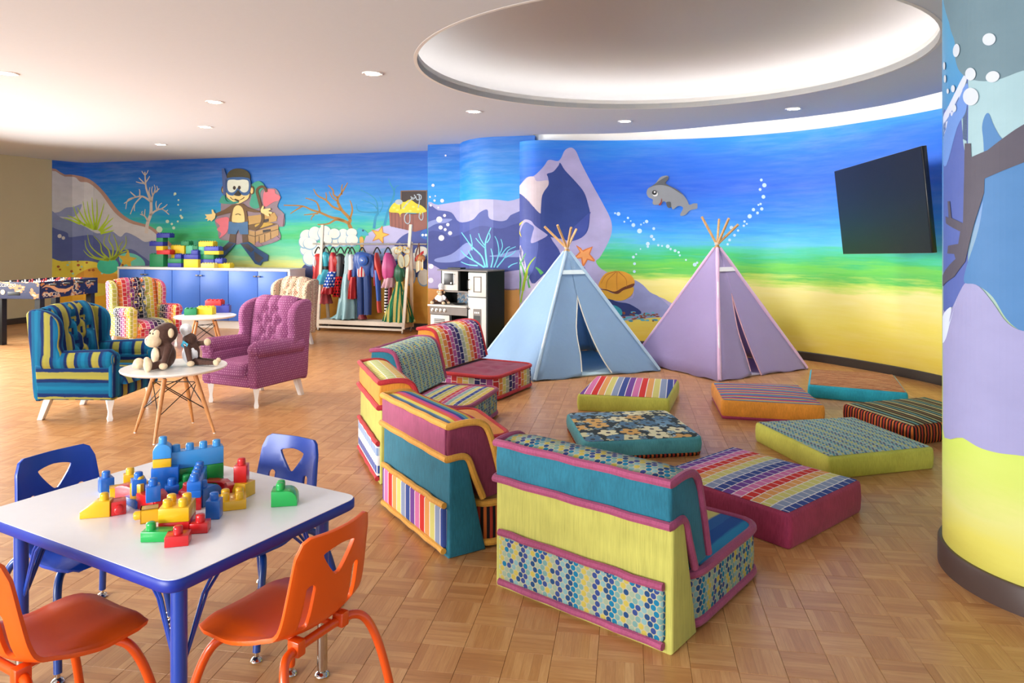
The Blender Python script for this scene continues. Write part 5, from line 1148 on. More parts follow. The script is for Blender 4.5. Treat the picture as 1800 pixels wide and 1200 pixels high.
def kid_chair(label, c, f, shell, frame, back_scale=1.0):
    t = thing('school_chair', label, 'chair', (c[0], c[1], 0), heading(f), "children's chairs around the activity table")
    prof = catmull([(.185, .318, 0), (.170, .334, 0), (.10, .336, 0), (0, .330, 0), (-.09, .333, 0), (-.135, .352, 0), (-.158, .395, 0), (-.175, .47, 0), (-.19, .55, 0), (-.205, .62, 0)], 5)
    Lp = [0]
    for a, b in zip(prof, prof[1:]): Lp.append(Lp[-1]+(b-a).length)
    T = Lp[-1]
    def hw(q):                                # half width along the length
        pts = [(0, .165), (.05, .172), (.2, .175), (.32, .170), (.40, .163), (.5, .158), (.7, .150), (.9, .140), (1, .132)]
        for (a, x), (b, y) in zip(pts, pts[1:]):
            if q <= b: return x+(y-x)*(q-a)/(b-a)
        return pts[-1][1]
    def fn(u, v):                             # u in -1..1 , v metres along the profile
        v = min(max(v, 0), T); i = 0
        while i < len(Lp)-2 and Lp[i+1] < v: i += 1
        k = (v-Lp[i])/(Lp[i+1]-Lp[i]); p = prof[i].lerp(prof[i+1], k); d = (prof[i+1]-prof[i]).normalized(); nr = Vector((-d.y, d.x, 0))
        q = v/T; back = min(1, max(0, (q-.40)/.15)); seat = 1-min(1, max(0, (q-.25)/.2))
        nr = Vector((abs(nr.x), abs(nr.y), 0))
        h = seat*(-.014*max(0, abs(u)-.55)/.45 if abs(u) > .55 else 0)+seat*.010*u*u*(1 if abs(u) < .8 else .6) + back*.026*u*u + (1-back)*(1-seat)*.02*u*u
        p = p+nr*h; return (u*hw(q), p.x, p.y)
    cn = .14
    out = [(-1+.22, 0), (.78, 0), (.93, .02), (1, .06), (1, T-.05), (.93, T-.014), (.80, T-.002), (0, T+.0), (-.80, T-.002), (-.93, T-.014), (-1, T-.05), (-1, .06), (-.93, .02)]
    vb = T*.47
    hole = [(p.x, p.y) for p in catmull([(-.36, T-.055, 0), (0, T-.046, 0), (.36, T-.055, 0), (.40, T-.068, 0), (.10, T-.125, 0), (0, T-.132, 0), (-.10, T-.125, 0), (-.40, T-.068, 0)], 3, True)]
    def slot(x): return [(x+.10*math.cos(a), (T-.20)+.050*(1 if math.sin(a) > 0 else -1)+.015*math.sin(a)) for a in [2*PI*k/16+.01 for k in range(16)]]
    sheet2d('shell', out, [hole, slot(-.58), slot(.58)], [i/7-1 for i in range(1, 14)], [T*i/30 for i in range(1, 30)], lambda u, v: fn(u, v), .011, shell, t, .004)
    # frame: arched legs and two cross tubes under the seat
    for sx in (-1, 1):
        for sy in (-1, 1):
            y0 = .085 if sy > 0 else -.115
            pth = catmull([(sx*.06, y0, .306), (sx*.125, y0+sy*.012, .306), (sx*.158, y0+sy*.035, .285), (sx*.178, y0+sy*.062, .22), (sx*.192, y0+sy*.088, .12), (sx*.200, y0+sy*.105, .03)], 5)
            lg = B().tube(pth, .0125, 12).build('leg', frame, t)
            B().lathe([(0, 0), (.015, 0), (.020, .004), (.016, .012), (.007, .017), (.007, .032)], 14, (sx*.200, y0+sy*.105, 0)).build('glide', chrome, lg)
    for y0 in (.085, -.115): B().tube([(-.07, y0, .306), (.07, y0, .306)], .0125, 12).build('cross_tube', frame, t)
    for sx in (-1, 1): B().tube([(sx*.055, .085, .311), (sx*.055, -.115, .311)], .009, 8).build('seat_rail', frame, t)
    for sx in (-1, 1): B().box(sx*.085-.015, sx*.085+.015, -.140, -.100, .292, .334, .005, 2).build('rear_clip', frame, t)
    return t
orp = plain('orange_shell', '#ec5a06', .38, var=.04, nscale=8, coat=.15); orf = plain('orange_enamel', '#e0500c', .3, coat=.3); blp = plain('blue_shell', '#1341a8', .36, var=.04, nscale=8, coat=.15); blf = plain('navy_enamel', '#0d3a86', .3, coat=.3)
kid_chair('orange school chair at the near right of the white table, back to the camera', (-.635, 2.06), (-.88, .48), orp, orf)
kid_chair('orange school chair at the near left of the white table, cut by the frame', (-1.235, 1.955), (.49, .872), orp, orf)
kid_chair('blue school chair on the far left side of the white table', (-1.495, 2.55), (.88, -.48), blp, blf)
kid_chair('blue school chair on the far right side of the white table', (-.935, 2.66), (-.45, -.89), blp, blf)

# ============================================================ SMALL BUILDING BLOCKS ON THE TABLE
U = .0415; BH = .047
KC = {'b': ('blue', '#1667c4'), 'lb': ('light blue', '#3f95d8'), 'y': ('yellow', '#eab41a'), 'r': ('red', '#cf1d20'), 'g': ('green', '#109440'), 'lg': ('bright green', '#1fae50'), 'p': ('pale red', '#d84a50')}
def kmat(k): return plain('block_'+KC[k][0].replace(' ', '_'), KC[k][1], .28, coat=.3)
def stud(b, x, y, z, r=.0128, h=.021): b.lathe([(r, z-.001), (r, z+h-.007), (r*.93, z+h-.002), (r*.6, z+h), (0, z+h)], 14, (x, y, 0))
def block(label, k, px, py, rot, nx=1, ny=1, h=1.0, z=0, kind='box', tilt=None, yy=None, studs=None):
    p = PZ(px, py, TZ+z) if z == 0 else PZ(px, py, TZ+z)
    t = thing('building_block', label, 'toy block', (p.x, p.y, TZ+z+.0006), rot, "building blocks on the children's table")
    m = kmat(k); X, Y, H = nx*U/2-.0006, ny*U/2-.0006, BH*h
    b = B()
    if kind == 'box': b.box(-X, X, -Y, Y, 0, H, .002, 2)
    elif kind == 'slope': b.prism([(-X, 0), (X, 0), (X, H), (X-U, H), (-X, H*.42)], -Y, Y, 'y', .002)
    elif kind == 'round':
        b.prism([(-X, 0), (X, 0), (X, H*.35)]+[(X-H*.65+H*.65*math.cos(a), H*.35+H*.65*math.sin(a)) for a in [PI/2*q/6 for q in range(1, 7)]]+[(-X, H)], -Y, Y, 'y', .002)
    elif kind == 'dome':
        b.prism([(-X, 0), (X, 0), (X, H*.5)]+[(X*math.cos(a), H*.5+H*.5*math.sin(a)) for a in [PI*q/12 for q in range(1, 12)]]+[(-X, H*.5)], -Y, Y, 'y', .002)
    elif kind == 'arch':
        R_ = X*.62
        b.prism([(-X, 0), (-R_, 0)]+[(-R_*math.cos(a), R_*math.sin(a)) for a in [PI*q/12 for q in range(1, 12)]]+[(R_, 0), (X, 0), (X, H*.6), (X*.6, H), (-X*.6, H), (-X, H*.6)], -Y, Y, 'y', .0015)
    elif kind == 'open':        # hollow block seen from below
        b.prism([(-X, -Y), (X, -Y), (X, Y), (-X, Y)], 0, .003, 'z')
        for a in ((-X, -X+.003, -Y, Y), (X-.003, X, -Y, Y), (-X, X, -Y, -Y+.003), (-X, X, Y-.003, Y)): b.box(*a, 0, H)
    if tilt: M = Matrix.Rotation(tilt[0], 4, tilt[1]); 
    else: M = Matrix.Identity(4)
    def fin(bb, nm):
        v = [M @ Vector(q) for q in bb.v]; bb.v = [tuple(q) for q in v]; return bb
    fin(b, ''); zmin = min(q[2] for q in b.v); b.v = [(q[0], q[1], q[2]-zmin) for q in b.v]; b.build('body', m, t, ang=35)
    st = studs if studs is not None else [(i, j) for i in range(nx) for j in range(ny)]
    for i, j in st:
        s = B(); sgn = H if kind != 'open' else 0
        if kind == 'open': s.lathe([(.0128, .001), (.0128, -.014), (.008, -.019), (0, -.019)], 14, (0, 0, 0))
        else: stud(s, -nx*U/2+U*(i+.5), -ny*U/2+U*(j+.5), H)
        fin(s, ''); s.v = [(q[0], q[1], q[2]-zmin) for q in s.v]; s.build('stud', m, t, ang=60)
    return t
rk = reg(120, 750, 4.091)
def K(lab, k, X, Y, rot, *a, **kw): (x, y), = rk([(X, Y)]); return block(lab, k, x, y, rot, *a, **kw)
K('blue single block standing alone at the left of the pile', 'b', 272, 465, .75)
K('yellow ramp block at the far left front of the pile', 'y', 205, 640, .22, 2, 1, kind='slope', studs=[(1, 0)])
K('red single block lying with its stud towards the camera', 'r', 362, 600, .5, tilt=(PI/2, 'X'))
K('small yellow sloped block behind the lying red one', 'y', 350, 500, .5, 1, 1, .7, kind='slope', studs=[])
K('pale red rounded block leaning in the left of the pile', 'p', 425, 505, -.2, 2, 1, .9, kind='dome', studs=[])
K('yellow single block mostly hidden behind the left blue one', 'y', 445, 440, .5)
K('blue flat block under the left blocks', 'b', 490, 560, -.7, 2, 1, .5, studs=[])
K('blue single block raised at the left of the pile', 'b', 505, 480, .6, z=.035)
K('yellow block stood on end near the pile front', 'y', 515, 560, -.25, 1, 1, 1.5, studs=[(0, 0)])
K('blue block with a round stud high in front of the tower', 'b', 610, 530, .5, z=.040)
K('yellow hollow block lying on its side at the front', 'y', 520, 685, -1.15, kind='open', tilt=(-PI/2, 'X'), studs=[(0, 0)])
K('red block tilted under the raised blue one', 'r', 590, 590, -.5, 2, 1, 1.0, kind='box', studs=[])
K('red rounded block slanting at the centre front', 'r', 660, 600, -.9, 2, 1, 1.1, kind='round', studs=[])
K('blue double block behind the raised blue one', 'b', 700, 480, .3, 2, 1, 1.9, studs=[(0, 0)])
K('dark-looking blue single block left of the red one', 'b', 745, 520, .5)
TW = .32
K('light blue double block at the tower base', 'b', 680, 470, TW, 2, 1, .78, studs=[])
p = PZ(*rk([(680, 475)])[0], TZ)
def at(lab, k, P, z, rot, *a, **kw):
    t = block(lab, k, 300, 900, rot, *a, **kw); t.location = (P[0], P[1], TZ+z+.0006); return t
at('yellow block in the middle of the tower at the back', 'y', (p.x, p.y), BH*1.62, TW, 1.35, 1.1, .85, studs=[]) 
at('blue block lowest in the tower at the back', 'b', (p.x, p.y), BH*.8, TW, 1.35, 1.1, .8, studs=[])
at('light blue arched block topping the tower at the back', 'lb', (p.x, p.y), BH*2.49, TW, 1.35, 1.1, 1.0, kind='dome', studs=[(.18, .05)])
w0 = PZ(*rk([(770, 455)])[0], TZ); w1 = PZ(*rk([(1072, 408)])[0], TZ); wd = (w1-w0); wr_ = math.atan2(wd.y, wd.x); wc_ = (w0+w1)/2
at('low green block under the light blue wall', 'g', (wc_.x, wc_.y), 0, wr_, 4, 1, .55, studs=[])
at('long green block in the wall of blocks', 'g', (wc_.x, wc_.y), BH*.55, wr_, 4, 1, 1.0, studs=[])
at('long light blue block with four studs topping the wall', 'lb', (wc_.x, wc_.y), BH*1.56, wr_, 4, 1, 1.2)
K('red block peeping out behind the wall', 'r', 1070, 345, .3, studs=[(0, 0)])
K('green block at the foot of the wall', 'lg', 850, 470, .2, 1, 1, .8)
pa = PZ(*rk([(905, 598)])[0], TZ); la = math.atan2(pa.y, pa.x)
dirv = Vector((math.cos(1.86), math.sin(1.86)))
for z_, h_, k_, lab in ((0, .8, 'r', 'red long block under the receding blue ones'), (BH*.8, .5, 'b', 'blue long block in the receding stack'), (BH*1.3, .55, 'b', 'blue long block with four studs receding from the camera')):
    at(lab, k_, (pa.x+dirv.x*.075, pa.y+dirv.y*.075), z_, 1.86, 4, 1, h_, studs=None if z_ > .05 else [])
K('red single block with a stud at the middle front', 'r', 855, 555, .1)
K('red sloped block beside the middle red one', 'r', 775, 585, .2, 2, 1, .8, kind='slope', studs=[])
at('red four-stud block under the yellow one at the front', 'r', PZ(*rk([(785, 735)])[0], TZ).xy, 0, .18, 2, 2, .72, studs=[])
at('yellow four-stud block at the front of the pile', 'y', PZ(*rk([(785, 735)])[0], TZ).xy, BH*.72, .18, 2, 2, .85)
K('low green block at the front left of the yellow one', 'lg', 650, 810, .05, 2, 1, .6, studs=[(0, 0)])
K('low red block nearest to the camera', 'r', 790, 840, .25, 1.5, 1.2, .6, studs=[(.25, .1)])
K('low red block right of the yellow four-stud one', 'r', 950, 750, .15, 1.2, 1, .6, studs=[(.1, 0)])
K('light blue arched block right of the receding stack', 'b', 1005, 545, 1.2, 2, 1, 1.2, kind='round', studs=[(0, 0)])
K('blue single block in front of the arched one', 'b', 1050, 650, .12, 1, 1, 1.15, studs=[(0, 0)])
K('low yellow four-stud block right of the blue ones', 'y', 1180, 570, .35, 2, 2, .6)
K('red curved block lying behind the yellow four-stud one', 'r', 1060, 455, -.1, 2.5, 1, .7, kind='arch', studs=[])
K('red angular block between curve and right tower', 'r', 1165, 480, .5, 1.5, 1, .7, kind='slope', studs=[])
rt = PZ(*rk([(1262, 490)])[0], TZ)
at('yellow sloped block under the right red one', 'y', (rt.x, rt.y), 0, -.35, 1.3, 1.2, .95, kind='slope', studs=[])
at('red single block on the yellow sloped one, right of the pile', 'r', (rt.x-.008, rt.y+.002), BH*.95, .1, 1, 1, 1.15)
K('green rounded block apart at the right of the table', 'lg', 1560, 550, .18, 1.9, 1.5, 1.0, kind='round', studs=[(0.1, .1), (.1, .65)])
# ============================================================ PLUSH MONKEYS
brownf = velvet('brown_plush', '#4a2c20', .35, (30, 30, 30)); creamf = velvet('cream_plush', '#dcc3a0', .15, (30, 30, 30)); whitec = plain('white_cotton', '#eceef2', .85, bump=.2); blackb = plain('black_bead', '#0d0c0c', .15); noser = plain('brown_nose', '#8a3b34', .6)
def limb(a, b, r0, r1, n=7):
    a, b = Vector(a), Vector(b); return [(a.lerp(b, k/n), r0+(r1-r0)*k/n) for k in range(n+1)]
def blob(name, parts, mat, parent, vox=.0055):
    """overlapping volumes remeshed into one continuous skin"""
    b = B()
    for p in parts:
        if len(p) == 2 and isinstance(p[0], Vector): b.ell(p[0], p[1], 10)
        else: b.ell(p[0], p[1], 12, p[2] if len(p) > 2 else None)
    o = b.build(name, mat, parent); m = o.modifiers.new('skin', 'REMESH'); m.mode = 'VOXEL'; m.voxel_size = vox; m.use_smooth_shade = True
    s = o.modifiers.new('soft', 'SMOOTH'); s.iterations = 4; s.factor = .6; return o
# first monkey: sits facing left, local +X = its front
t = thing('plush_monkey', 'larger brown plush monkey sitting with its cream feet forward, facing left', 'soft toy', (T1.x-.06, T1.y-.04, TH), PI+.95, 'plush monkeys'); t.scale = (1.3, 1.3, 1.3)
blob('body', [((-.01, 0, .065), (.055, .058, .072)), ((0, 0, .175), (.062, .062, .060)), ((-.02, 0, .185), (.055, .060, .058))]+
     limb((-.005, .045, .115), (.045, .082, .03), .021, .018)+limb((-.005, -.045, .115), (-.005, -.090, .03), .021, .018)+
     limb((.0, .038, .03), (.105, .062, .024), .026, .020)+limb((.0, -.038, .03), (.085, -.055, .024), .026, .020), brownf, t)
B().ell((.044, 0, .07), (.018, .034, .045)).build('belly', creamf, t)
blob('face', [((.056, 0, .150), (.042, .052, .036)), ((.045, .018, .185), (.022, .022, .026)), ((.045, -.018, .185), (.022, .022, .026))], creamf, t, .004)
for s in (-1, 1):
    B().ell((-.005, s*.066, .19), (.014, .018, .026)).build('ear', creamf, t)
    B().ell((.066, s*.015, .190), (.004, .005, .006), 10).build('eye', blackb, t)
B().ell((.090, 0, .158), (.006, .009, .007), 10).build('nose', noser, t)
B().ell((.050, .088, .022), (.022, .022, .018)).build('hand', creamf, t); B().ell((.0, -.096, .022), (.022, .020, .020)).build('hand', creamf, t)
blob('foot', [((.120, .062, .036), (.020, .028, .040)), ((.124, .062, .062), (.015, .022, .018))], creamf, t, .004)
blob('foot', [((.104, -.058, .030), (.028, .034, .030)), ((.122, -.068, .020), (.014, .014, .014)), ((.116, -.040, .024), (.014, .014, .014))], creamf, t, .004)
# second monkey: leans forward behind the first, back to it, with hat and apron
t = thing('plush_monkey', "brown plush monkey in a white chef's hat and apron, its legs stretched out right", 'soft toy', (T1.x+.10, T1.y+.07, TH), -.25, 'plush monkeys'); t.scale = (1.12, 1.12, 1.12)
blob('body', [((-.01, 0, .075), (.050, .052, .075)), ((-.025, .0, .160), (.046, .046, .044))]+
     limb((-.01, -.045, .125), (.035, -.070, .025), .022, .017)+limb((.0, .045, .13), (.06, .05, .135), .018, .016)+
     limb((.03, -.022, .022), (.17, -.020, .020), .022, .014)+limb((.03, .03, .022), (.13, .06, .018), .022, .014), brownf, t)
blob('apron', [((-.012, -.008, .070), (.053, .052, .066))], whitec, t, .005)
blob('chef_hat', [((-.045, -.01, .225), (.038, .038, .040)), ((-.040, -.01, .185), (.024, .024, .045)), ((-.055, 0, .235), (.034, .036, .028)), ((-.03, -.03, .232), (.025, .02, .025))], whitec, t, .005)
B().ell((.068, .052, .140), (.022, .022, .024)).build('hand', creamf, t); B().ell((.042, -.076, .02), (.024, .022, .018)).build('hand', creamf, t)
B().ell((.185, -.020, .024), (.022, .014, .020)).build('foot', creamf, t); B().ell((.140, .066, .022), (.018, .014, .018)).build('foot', creamf, t)
M = Matrix.Translation((-.015, -.062, .135)) @ Matrix.Rotation(.5, 4, 'Y')
tg = B().box(-.022, .022, -.001, .001, -.020, .020, .001, 1, M=M).build('hang_tag', plain('tag_blue', '#3aa7c8', .5), t)
B().lathe([(0, 0), (.011, 0), (.011, .001), (0, .001)], 12, M=M @ Matrix.Translation((.004, -.001, 0)) @ Matrix.Rotation(PI/2, 4, 'X')).build('tag_face', plain('tag_brown', '#5b3526', .5), tg)
for s in (-1, 1): B().lathe([(0, 0), (.0038, 0), (.0038, .0015), (0, .0015)], 10, M=M @ Matrix.Translation((.004+s*.004, -.0018, .002)) @ Matrix.Rotation(PI/2, 4, 'X')).build('tag_eye', legw, tg)

# ============================================================ PLAY KITCHEN
kw = plain('kitchen_white', '#cfcdc6', .45); kg = plain('kitchen_grey_oak', '#77706a', .55, var=.15, nscale=12); kd = plain('kitchen_dark', '#111311', .45); kdg = plain('kitchen_side_panel', '#14201a', .5)
RF = Vector((-.295, 8.75, 0)); ka = math.radians(-30); kx = Vector((math.cos(ka), math.sin(ka), 0)); KW = .84; ko = RF-kx*KW
kt_ = thing('play_kitchen', 'white and dark play kitchen with fridge and microwave, left of the blue tent', 'play kitchen', ko, ka)
Hk = .985; KD = .40; xf = .56                     # fridge starts at xf
B().box(xf, KW, .012, KD, .0, Hk-.012).build('fridge_carcass', kdg, kt_, False)
B().box(KW-.012, KW, 0, KD, 0, Hk-.012).build('side_panel', kdg, kt_, False)
B().box(.10, KW+.006, -.006, KD, Hk-.014, Hk, .002, 1).build('top_board', kg, kt_, False)
for z0, z1, nm in ((.665, .955, 'freezer_door'), (.02, .655, 'fridge_door')):
    d = B().box(xf+.012, KW-.014, -.012, .012, z0, z1, .004, 2).build(nm, kw, kt_)
    if nm == 'freezer_door':
        b = B()
        for a in ((.075, .19, .055, .068), (.075, .19, .235, .248), (.075, .088, .055, .248), (.177, .19, .055, .248)): b.box(xf+.012+a[0], xf+.012+a[1], -.017, -.012, z0+a[2]-.0, z0+a[3])
        b.build('frame_molding', kg, d, False)
        hz = (z0+.08, z0+.21)
    else:
        hz = (.37, .52)
        dp_ = B().box(xf+.085, xf+.20, -.018, -.012, .22, .52, .002, 1).build('dispenser', kg, d, False)
        B().box(xf+.097, xf+.188, -.0195, -.018, .24, .44).build('dispenser_recess', kd, d, False)
        for i in range(3): B().box(xf+.105+i*.026, xf+.122+i*.026, -.0205, -.018, .465, .485).build('dispenser_button', legw, d, False)
    B().tube([(xf+.028, -.012, hz[0]), (xf+.022, -.036, hz[0]+.015), (xf+.022, -.040, (hz[0]+hz[1])/2), (xf+.022, -.036, hz[1]-.015), (xf+.028, -.012, hz[1])], .006, 8).build('handle', kd, d)
# upper box with microwave and open niche
B().box(.10, xf+.01, .30, .314, .53, Hk-.012).box(.10, .115, .10, .30, .70, Hk-.012).box(.36, .375, .10, .30, .72, Hk-.012).box(.10, xf+.01, .10, .30, .70, .718).build('upper_carcass', kd, kt_, False)
B().box(.10, .112, .08, .31, .53, Hk-.012).build('upper_side', kdg, kt_, False)
mw = B().box(.118, .358, .075, .10, .722, Hk-.018, .004, 2).build('microwave_door', kw, kt_)
B().box(.15, .292, .070, .0755, .79, .935, .003, 2).build('microwave_window', scr, mw)
B().tube([(.312, .075, .80), (.312, .055, .81), (.312, .055, .92), (.312, .075, .93)], .005, 8).build('handle', steel, mw)
B().lathe([(0, 0), (.012, 0), (.010, .008), (0, .008)], 14, M=Matrix.Translation((.265, .069, .815)) @ Matrix.Rotation(PI/2, 4, 'X')).build('dial', steel, mw)
B().box(.118, xf, .07, .10, .700, .720, .002, 1).build('shelf_edge', kg, kt_, False)
# splashback in a herringbone of small tiles
sb = B().box(.21, xf, .292, .30, .53, .70).build('splashback', plain('splash_base', '#cfd3d6', .5), kt_, False)
tcol = [plain('tile_'+n, c, .35) for n, c in (('pale', '#dfe4e8'), ('sky', '#9cc3de'), ('white', '#eeeeec'), ('rose', '#d9c4b8'), ('blue', '#7fb0d6'))]
rr = random.Random(5)
for i in range(12):
    for j in range(7):
        x = .222+i*.029; z = .545+j*.024
        if x > xf-.012 or z > .69: continue
        M = Matrix.Translation((x, .290, z)) @ Matrix.Rotation(PI/4*(1 if i % 2 else -1), 4, 'Y')
        B().box(-.019, .019, -.002, .002, -.0075, .0075, M=M).build('tile', tcol[(i+j*2+rr.randrange(2)) % 5], sb, False)
# counter, oven, knobs
ct = B().box(-.02, xf+.002, -.045, .31, .525, .547, .003, 2).build('counter', kw, kt_)
B().box(.0, .012, .0, .31, 0, .525).box(.012, xf, .30, .312, 0, .525).box(.30, .312, .0, .30, 0, .43).box(0, xf, .0, .31, .0, .02).build('lower_carcass', kd, kt_, False)
B().box(.0, xf, -.02, .0, .425, .522, .002, 1).build('control_panel', kg, kt_, False)
for i in range(4):
    B().lathe([(0, 0), (.024, 0), (.022, .006), (.012, .008), (.011, .022), (0, .022)], 18, M=Matrix.Translation((.045+i*.062, -.02, .475)) @ Matrix.Rotation(PI/2, 4, 'X')).build('knob', steel, kt_)
ov = B().box(.004, .292, -.014, .004, .03, .418, .004, 2).build('oven_door', kw, kt_)
for i in range(9): B().box(.065, .225, -.020, -.014, .20+i*.02, .209+i*.02).build('slat', kd, ov, False)
B().ell((.265, -.02, .27), .009, 10).build('handle_knob', kd, ov)
B().lathe([(0, 0), (.075, 0), (.078, .004), (.07, .006), (0, .006)], 28, (.37, .12, .547)).build('hob_plate', kd, kt_)
B().tube([(.30, .06, .562), (.45, .10, .566)], .009, 8).build('spoon_handle', kd, kt_)
b = B().box(.13, .33, .18, .30, Hk, Hk+.018, .003, 1).build('tray', kd, kt_)
# ------------------------------------------------------------ chef monkey on the counter
kp = ko+kx*.115+Vector((.5, .866, 0))*.06
t = thing('plush_monkey', "small plush monkey in a tall white chef's hat sitting on the play kitchen counter", 'soft toy', (kp.x, kp.y, .547), -PI/2-.35+0, 'plush monkeys')
blob('body', [((0, 0, .06), (.045, .050, .062)), ((0, 0, .145), (.042, .044, .042))]+limb((0, .04, .10), (.02, .105, .03), .020, .017)+limb((0, -.04, .10), (.02, -.105, .03), .020, .017)+
     limb((.01, .03, .025), (.075, .07, .02), .024, .018)+limb((.01, -.03, .025), (.075, -.07, .02), .024, .018), brownf, t)
blob('face', [((.030, 0, .132), (.022, .030, .024)), ((.028, 0, .155), (.018, .026, .018))], creamf, t, .004)
blob('jacket', [((.004, 0, .066), (.050, .054, .050))]+limb((0, .035, .095), (.01, .06, .07), .026, .024)+limb((0, -.035, .095), (.01, -.06, .07), .026, .024), whitec, t, .005)
blob('chef_hat', [((-.002, 0, .225), (.036, .036, .038)), ((0, 0, .19), (.031, .031, .03))], whitec, t, .005)
B().tube([(.031*math.cos(a*PI/8), .031*math.sin(a*PI/8), .172) for a in range(16)], .008, 8, True).build('hat_band', plain('hat_orange', '#d98a4a', .8), t)
for s in (-1, 1):
    B().ell((.0, s*.046, .15), (.010, .014, .016), 10).build('ear', creamf, t); B().ell((.047, s*.011, .152), .004, 8).build('eye', blackb, t)
    B().ell((.025, s*.115, .022), (.024, .022, .016), 10).build('hand', creamf, t); B().ell((.09, s*.078, .022), (.022, .024, .020), 10).build('foot', creamf, t)

# ============================================================ TABLE FOOTBALL
fb0 = Vector((-6.0, 9.25, 0)); fd = Vector((.132, .991, 0)).normalized(); fr_ = math.atan2(fd.y, fd.x)-PI/2
ft = thing('football_table', 'table football game with dark blue figured sides, at the left edge', 'game table', fb0, fr_)   # local x: left is negative, y away
def fb_mat(nm, seed):
    t = NT(nm, .35); co, x = t.coord(); n = t.noise(t.scalev(co, (1, 1, 1.6)), 5.5, 2, .5); n2 = t.noise(t.scalev(co, (1, 1, 2)), 9, 3, .5)
    c = t.ramp(n, [(0, '#131c46'), (.54, '#b87c48'), (.60, '#c4ba98'), (.66, '#141d48')], 'CONSTANT'); return t.color(t.mix(t.math('GREATER_THAN', n2, .6), c, '#101840'))
fbm = fb_mat('football_graphics', 1); FW, FL_, z0, z1 = .66, 1.06, .60, .815
B().box(-FW, 0, 0, .018, z0, z1, .002, 1).build('end_panel', fbm, ft, False); B().box(-FW, 0, FL_-.018, FL_, z0, z1, .002, 1).build('end_panel', fbm, ft, False)
B().box(-.018, 0, .018, FL_-.018, z0, z1, .002, 1).build('side_panel', fbm, ft, False); B().box(-FW, -FW+.018, .018, FL_-.018, z0, z1, .002, 1).build('side_panel', fbm, ft, False)
B().box(-FW+.018, -.018, .018, FL_-.018, z0+.08, z0+.09).build('pitch', plain('pitch_green', '#2c7a3a', .5), ft, False)
B().box(-.45, -.28, -.004, .0, z0+.045, z0+.09, .012, 3).build('goal_slot', kd, ft)
B().lathe([(0, 0), (.032, 0), (.032, .003), (0, .003)], 20, M=Matrix.Translation((-.52, -.001, z0+.085)) @ Matrix.Rotation(PI/2, 4, 'X')).build('ball_badge', plain('badge', '#e0c9a0', .5), ft)
for a, b in ((-FW+.02, .03), (-.10, .03), (-FW+.02, FL_-.11), (-.10, FL_-.11)): B().box(a, a+.08, b, b+.08, 0, z0+.02, .003, 1).build('leg', kd, ft, False)
for i in range(8):
    y = .11+i*(FL_-.22)/7
    rd_ = B().tube([(-FW-.12 if i % 2 else -FW-.02, y, z1-.035), (.02 if i % 2 else .14, y, z1-.035)], .007, 8).build('rod', steel, ft)
    ex = .10 if i % 2 == 0 else -FW-.10
    B().tube([(ex-.04, y, z1-.035), (ex, y, z1-.035), (ex+.05, y, z1-.035)], [.014, .017, .013], 10).build('grip', kd, rd_)
    for k in range(3): 
        x = -FW+.15+k*.17
        B().box(x-.010, x+.010, y-.008, y+.008, z1-.10, z1+.012, .004, 1).build('player', plain('player_red', '#b5242a', .4) if i % 2 else plain('player_white', '#d8d4cc', .4), rd_)
def text(name, body, size, M, mat, parent, ext=.0006):
    cu = bpy.data.curves.new(name, 'FONT'); cu.body = body; cu.size = size; cu.extrude = ext; cu.shear = .25
    o = bpy.data.objects.new(name, cu); C.objects.link(o); o.parent = parent; o.matrix_local = M; cu.materials.append(mat)
    bpy.context.view_layer.update(); me = bpy.data.meshes.new_from_object(o); bpy.data.objects.remove(o)
    o = bpy.data.objects.new(name, me); C.objects.link(o); o.parent = parent; o.matrix_local = M; return o
gold = plain('print_gold', '#d8a878', .5); cream = plain('print_cream', '#e4dcc4', .5)
B().add(*[(lambda P: ([(.0012, y, z) for y, z in P]+[(.0002, y, z) for y, z in P], [tuple(range(len(P))), tuple(range(2*len(P)-1, len(P)-1, -1))]))([(y, z) for y, z in ((.03, .735), (.10, .775), (.20, .765), (.32, .715), (.45, .70), (.60, .735), (.50, .665), (.38, .655), (.28, .68), (.18, .735), (.10, .75))])][0]).build('swoosh', gold, ft, False)
MR = Matrix.Translation((.0014, .05, .622)) @ Matrix(((0, 0, 1, 0), (1, 0, 0, 0), (0, 1, 0, 0), (0, 0, 0, 1)))
text('lettering', 'SOCCER', .075, MR, cream, ft)
MF = Matrix.Translation((-.66, -.0014, .755)) @ Matrix(((1, 0, 0, 0), (0, 0, -1, 0), (0, 1, 0, 0), (0, 0, 0, 1)))
text('lettering', 'SOCCER.DO', .058, MF, cream, ft)

# ============================================================ COSTUME RACK
rk0 = Vector((-.2680*10.80, 10.80, 0))
Rf = Vector(((709-900)/F*10.40, 10.40, 0)); rd2 = (Rf-rk0).normalized(); ra = math.atan2(rd2.y, rd2.x); RL = (Rf-rk0).length
palew = plain('pale_birch', '#dcd0bd', .55, var=.06)
rk_t = thing('costume_rack', 'pale wooden clothes rack on castors hung with dressing-up costumes', 'clothes rack', rk0, ra)
def beam(a, b, w_, d_, name, p=None, m=palew):
    a, b = Vector(a), Vector(b); z = (b-a).normalized(); x = Vector((1, 0, 0)); x = (x-z*x.dot(z)).normalized(); y = z.cross(x)
    M = Matrix((x, y, z)).transposed().to_4x4(); M.translation = a
    return B().box(-w_/2, w_/2, -d_/2, d_/2, 0, (b-a).length, .003, 1, M=M).build(name, m, p or rk_t, False)
RZ = 1.285; PT = 1.57
for x, lean in ((.02, -.01), (RL-.0, .05)):
    beam((x+.0, -.0, .07), (x+lean, .145, PT), .045, .028, 'upright'); beam((x, .30, .07), (x+lean, .155, PT-.25), .045, .028, 'upright')
    beam((x, -.01, .115), (x, .31, .115), .03, .07, 'end_rail')
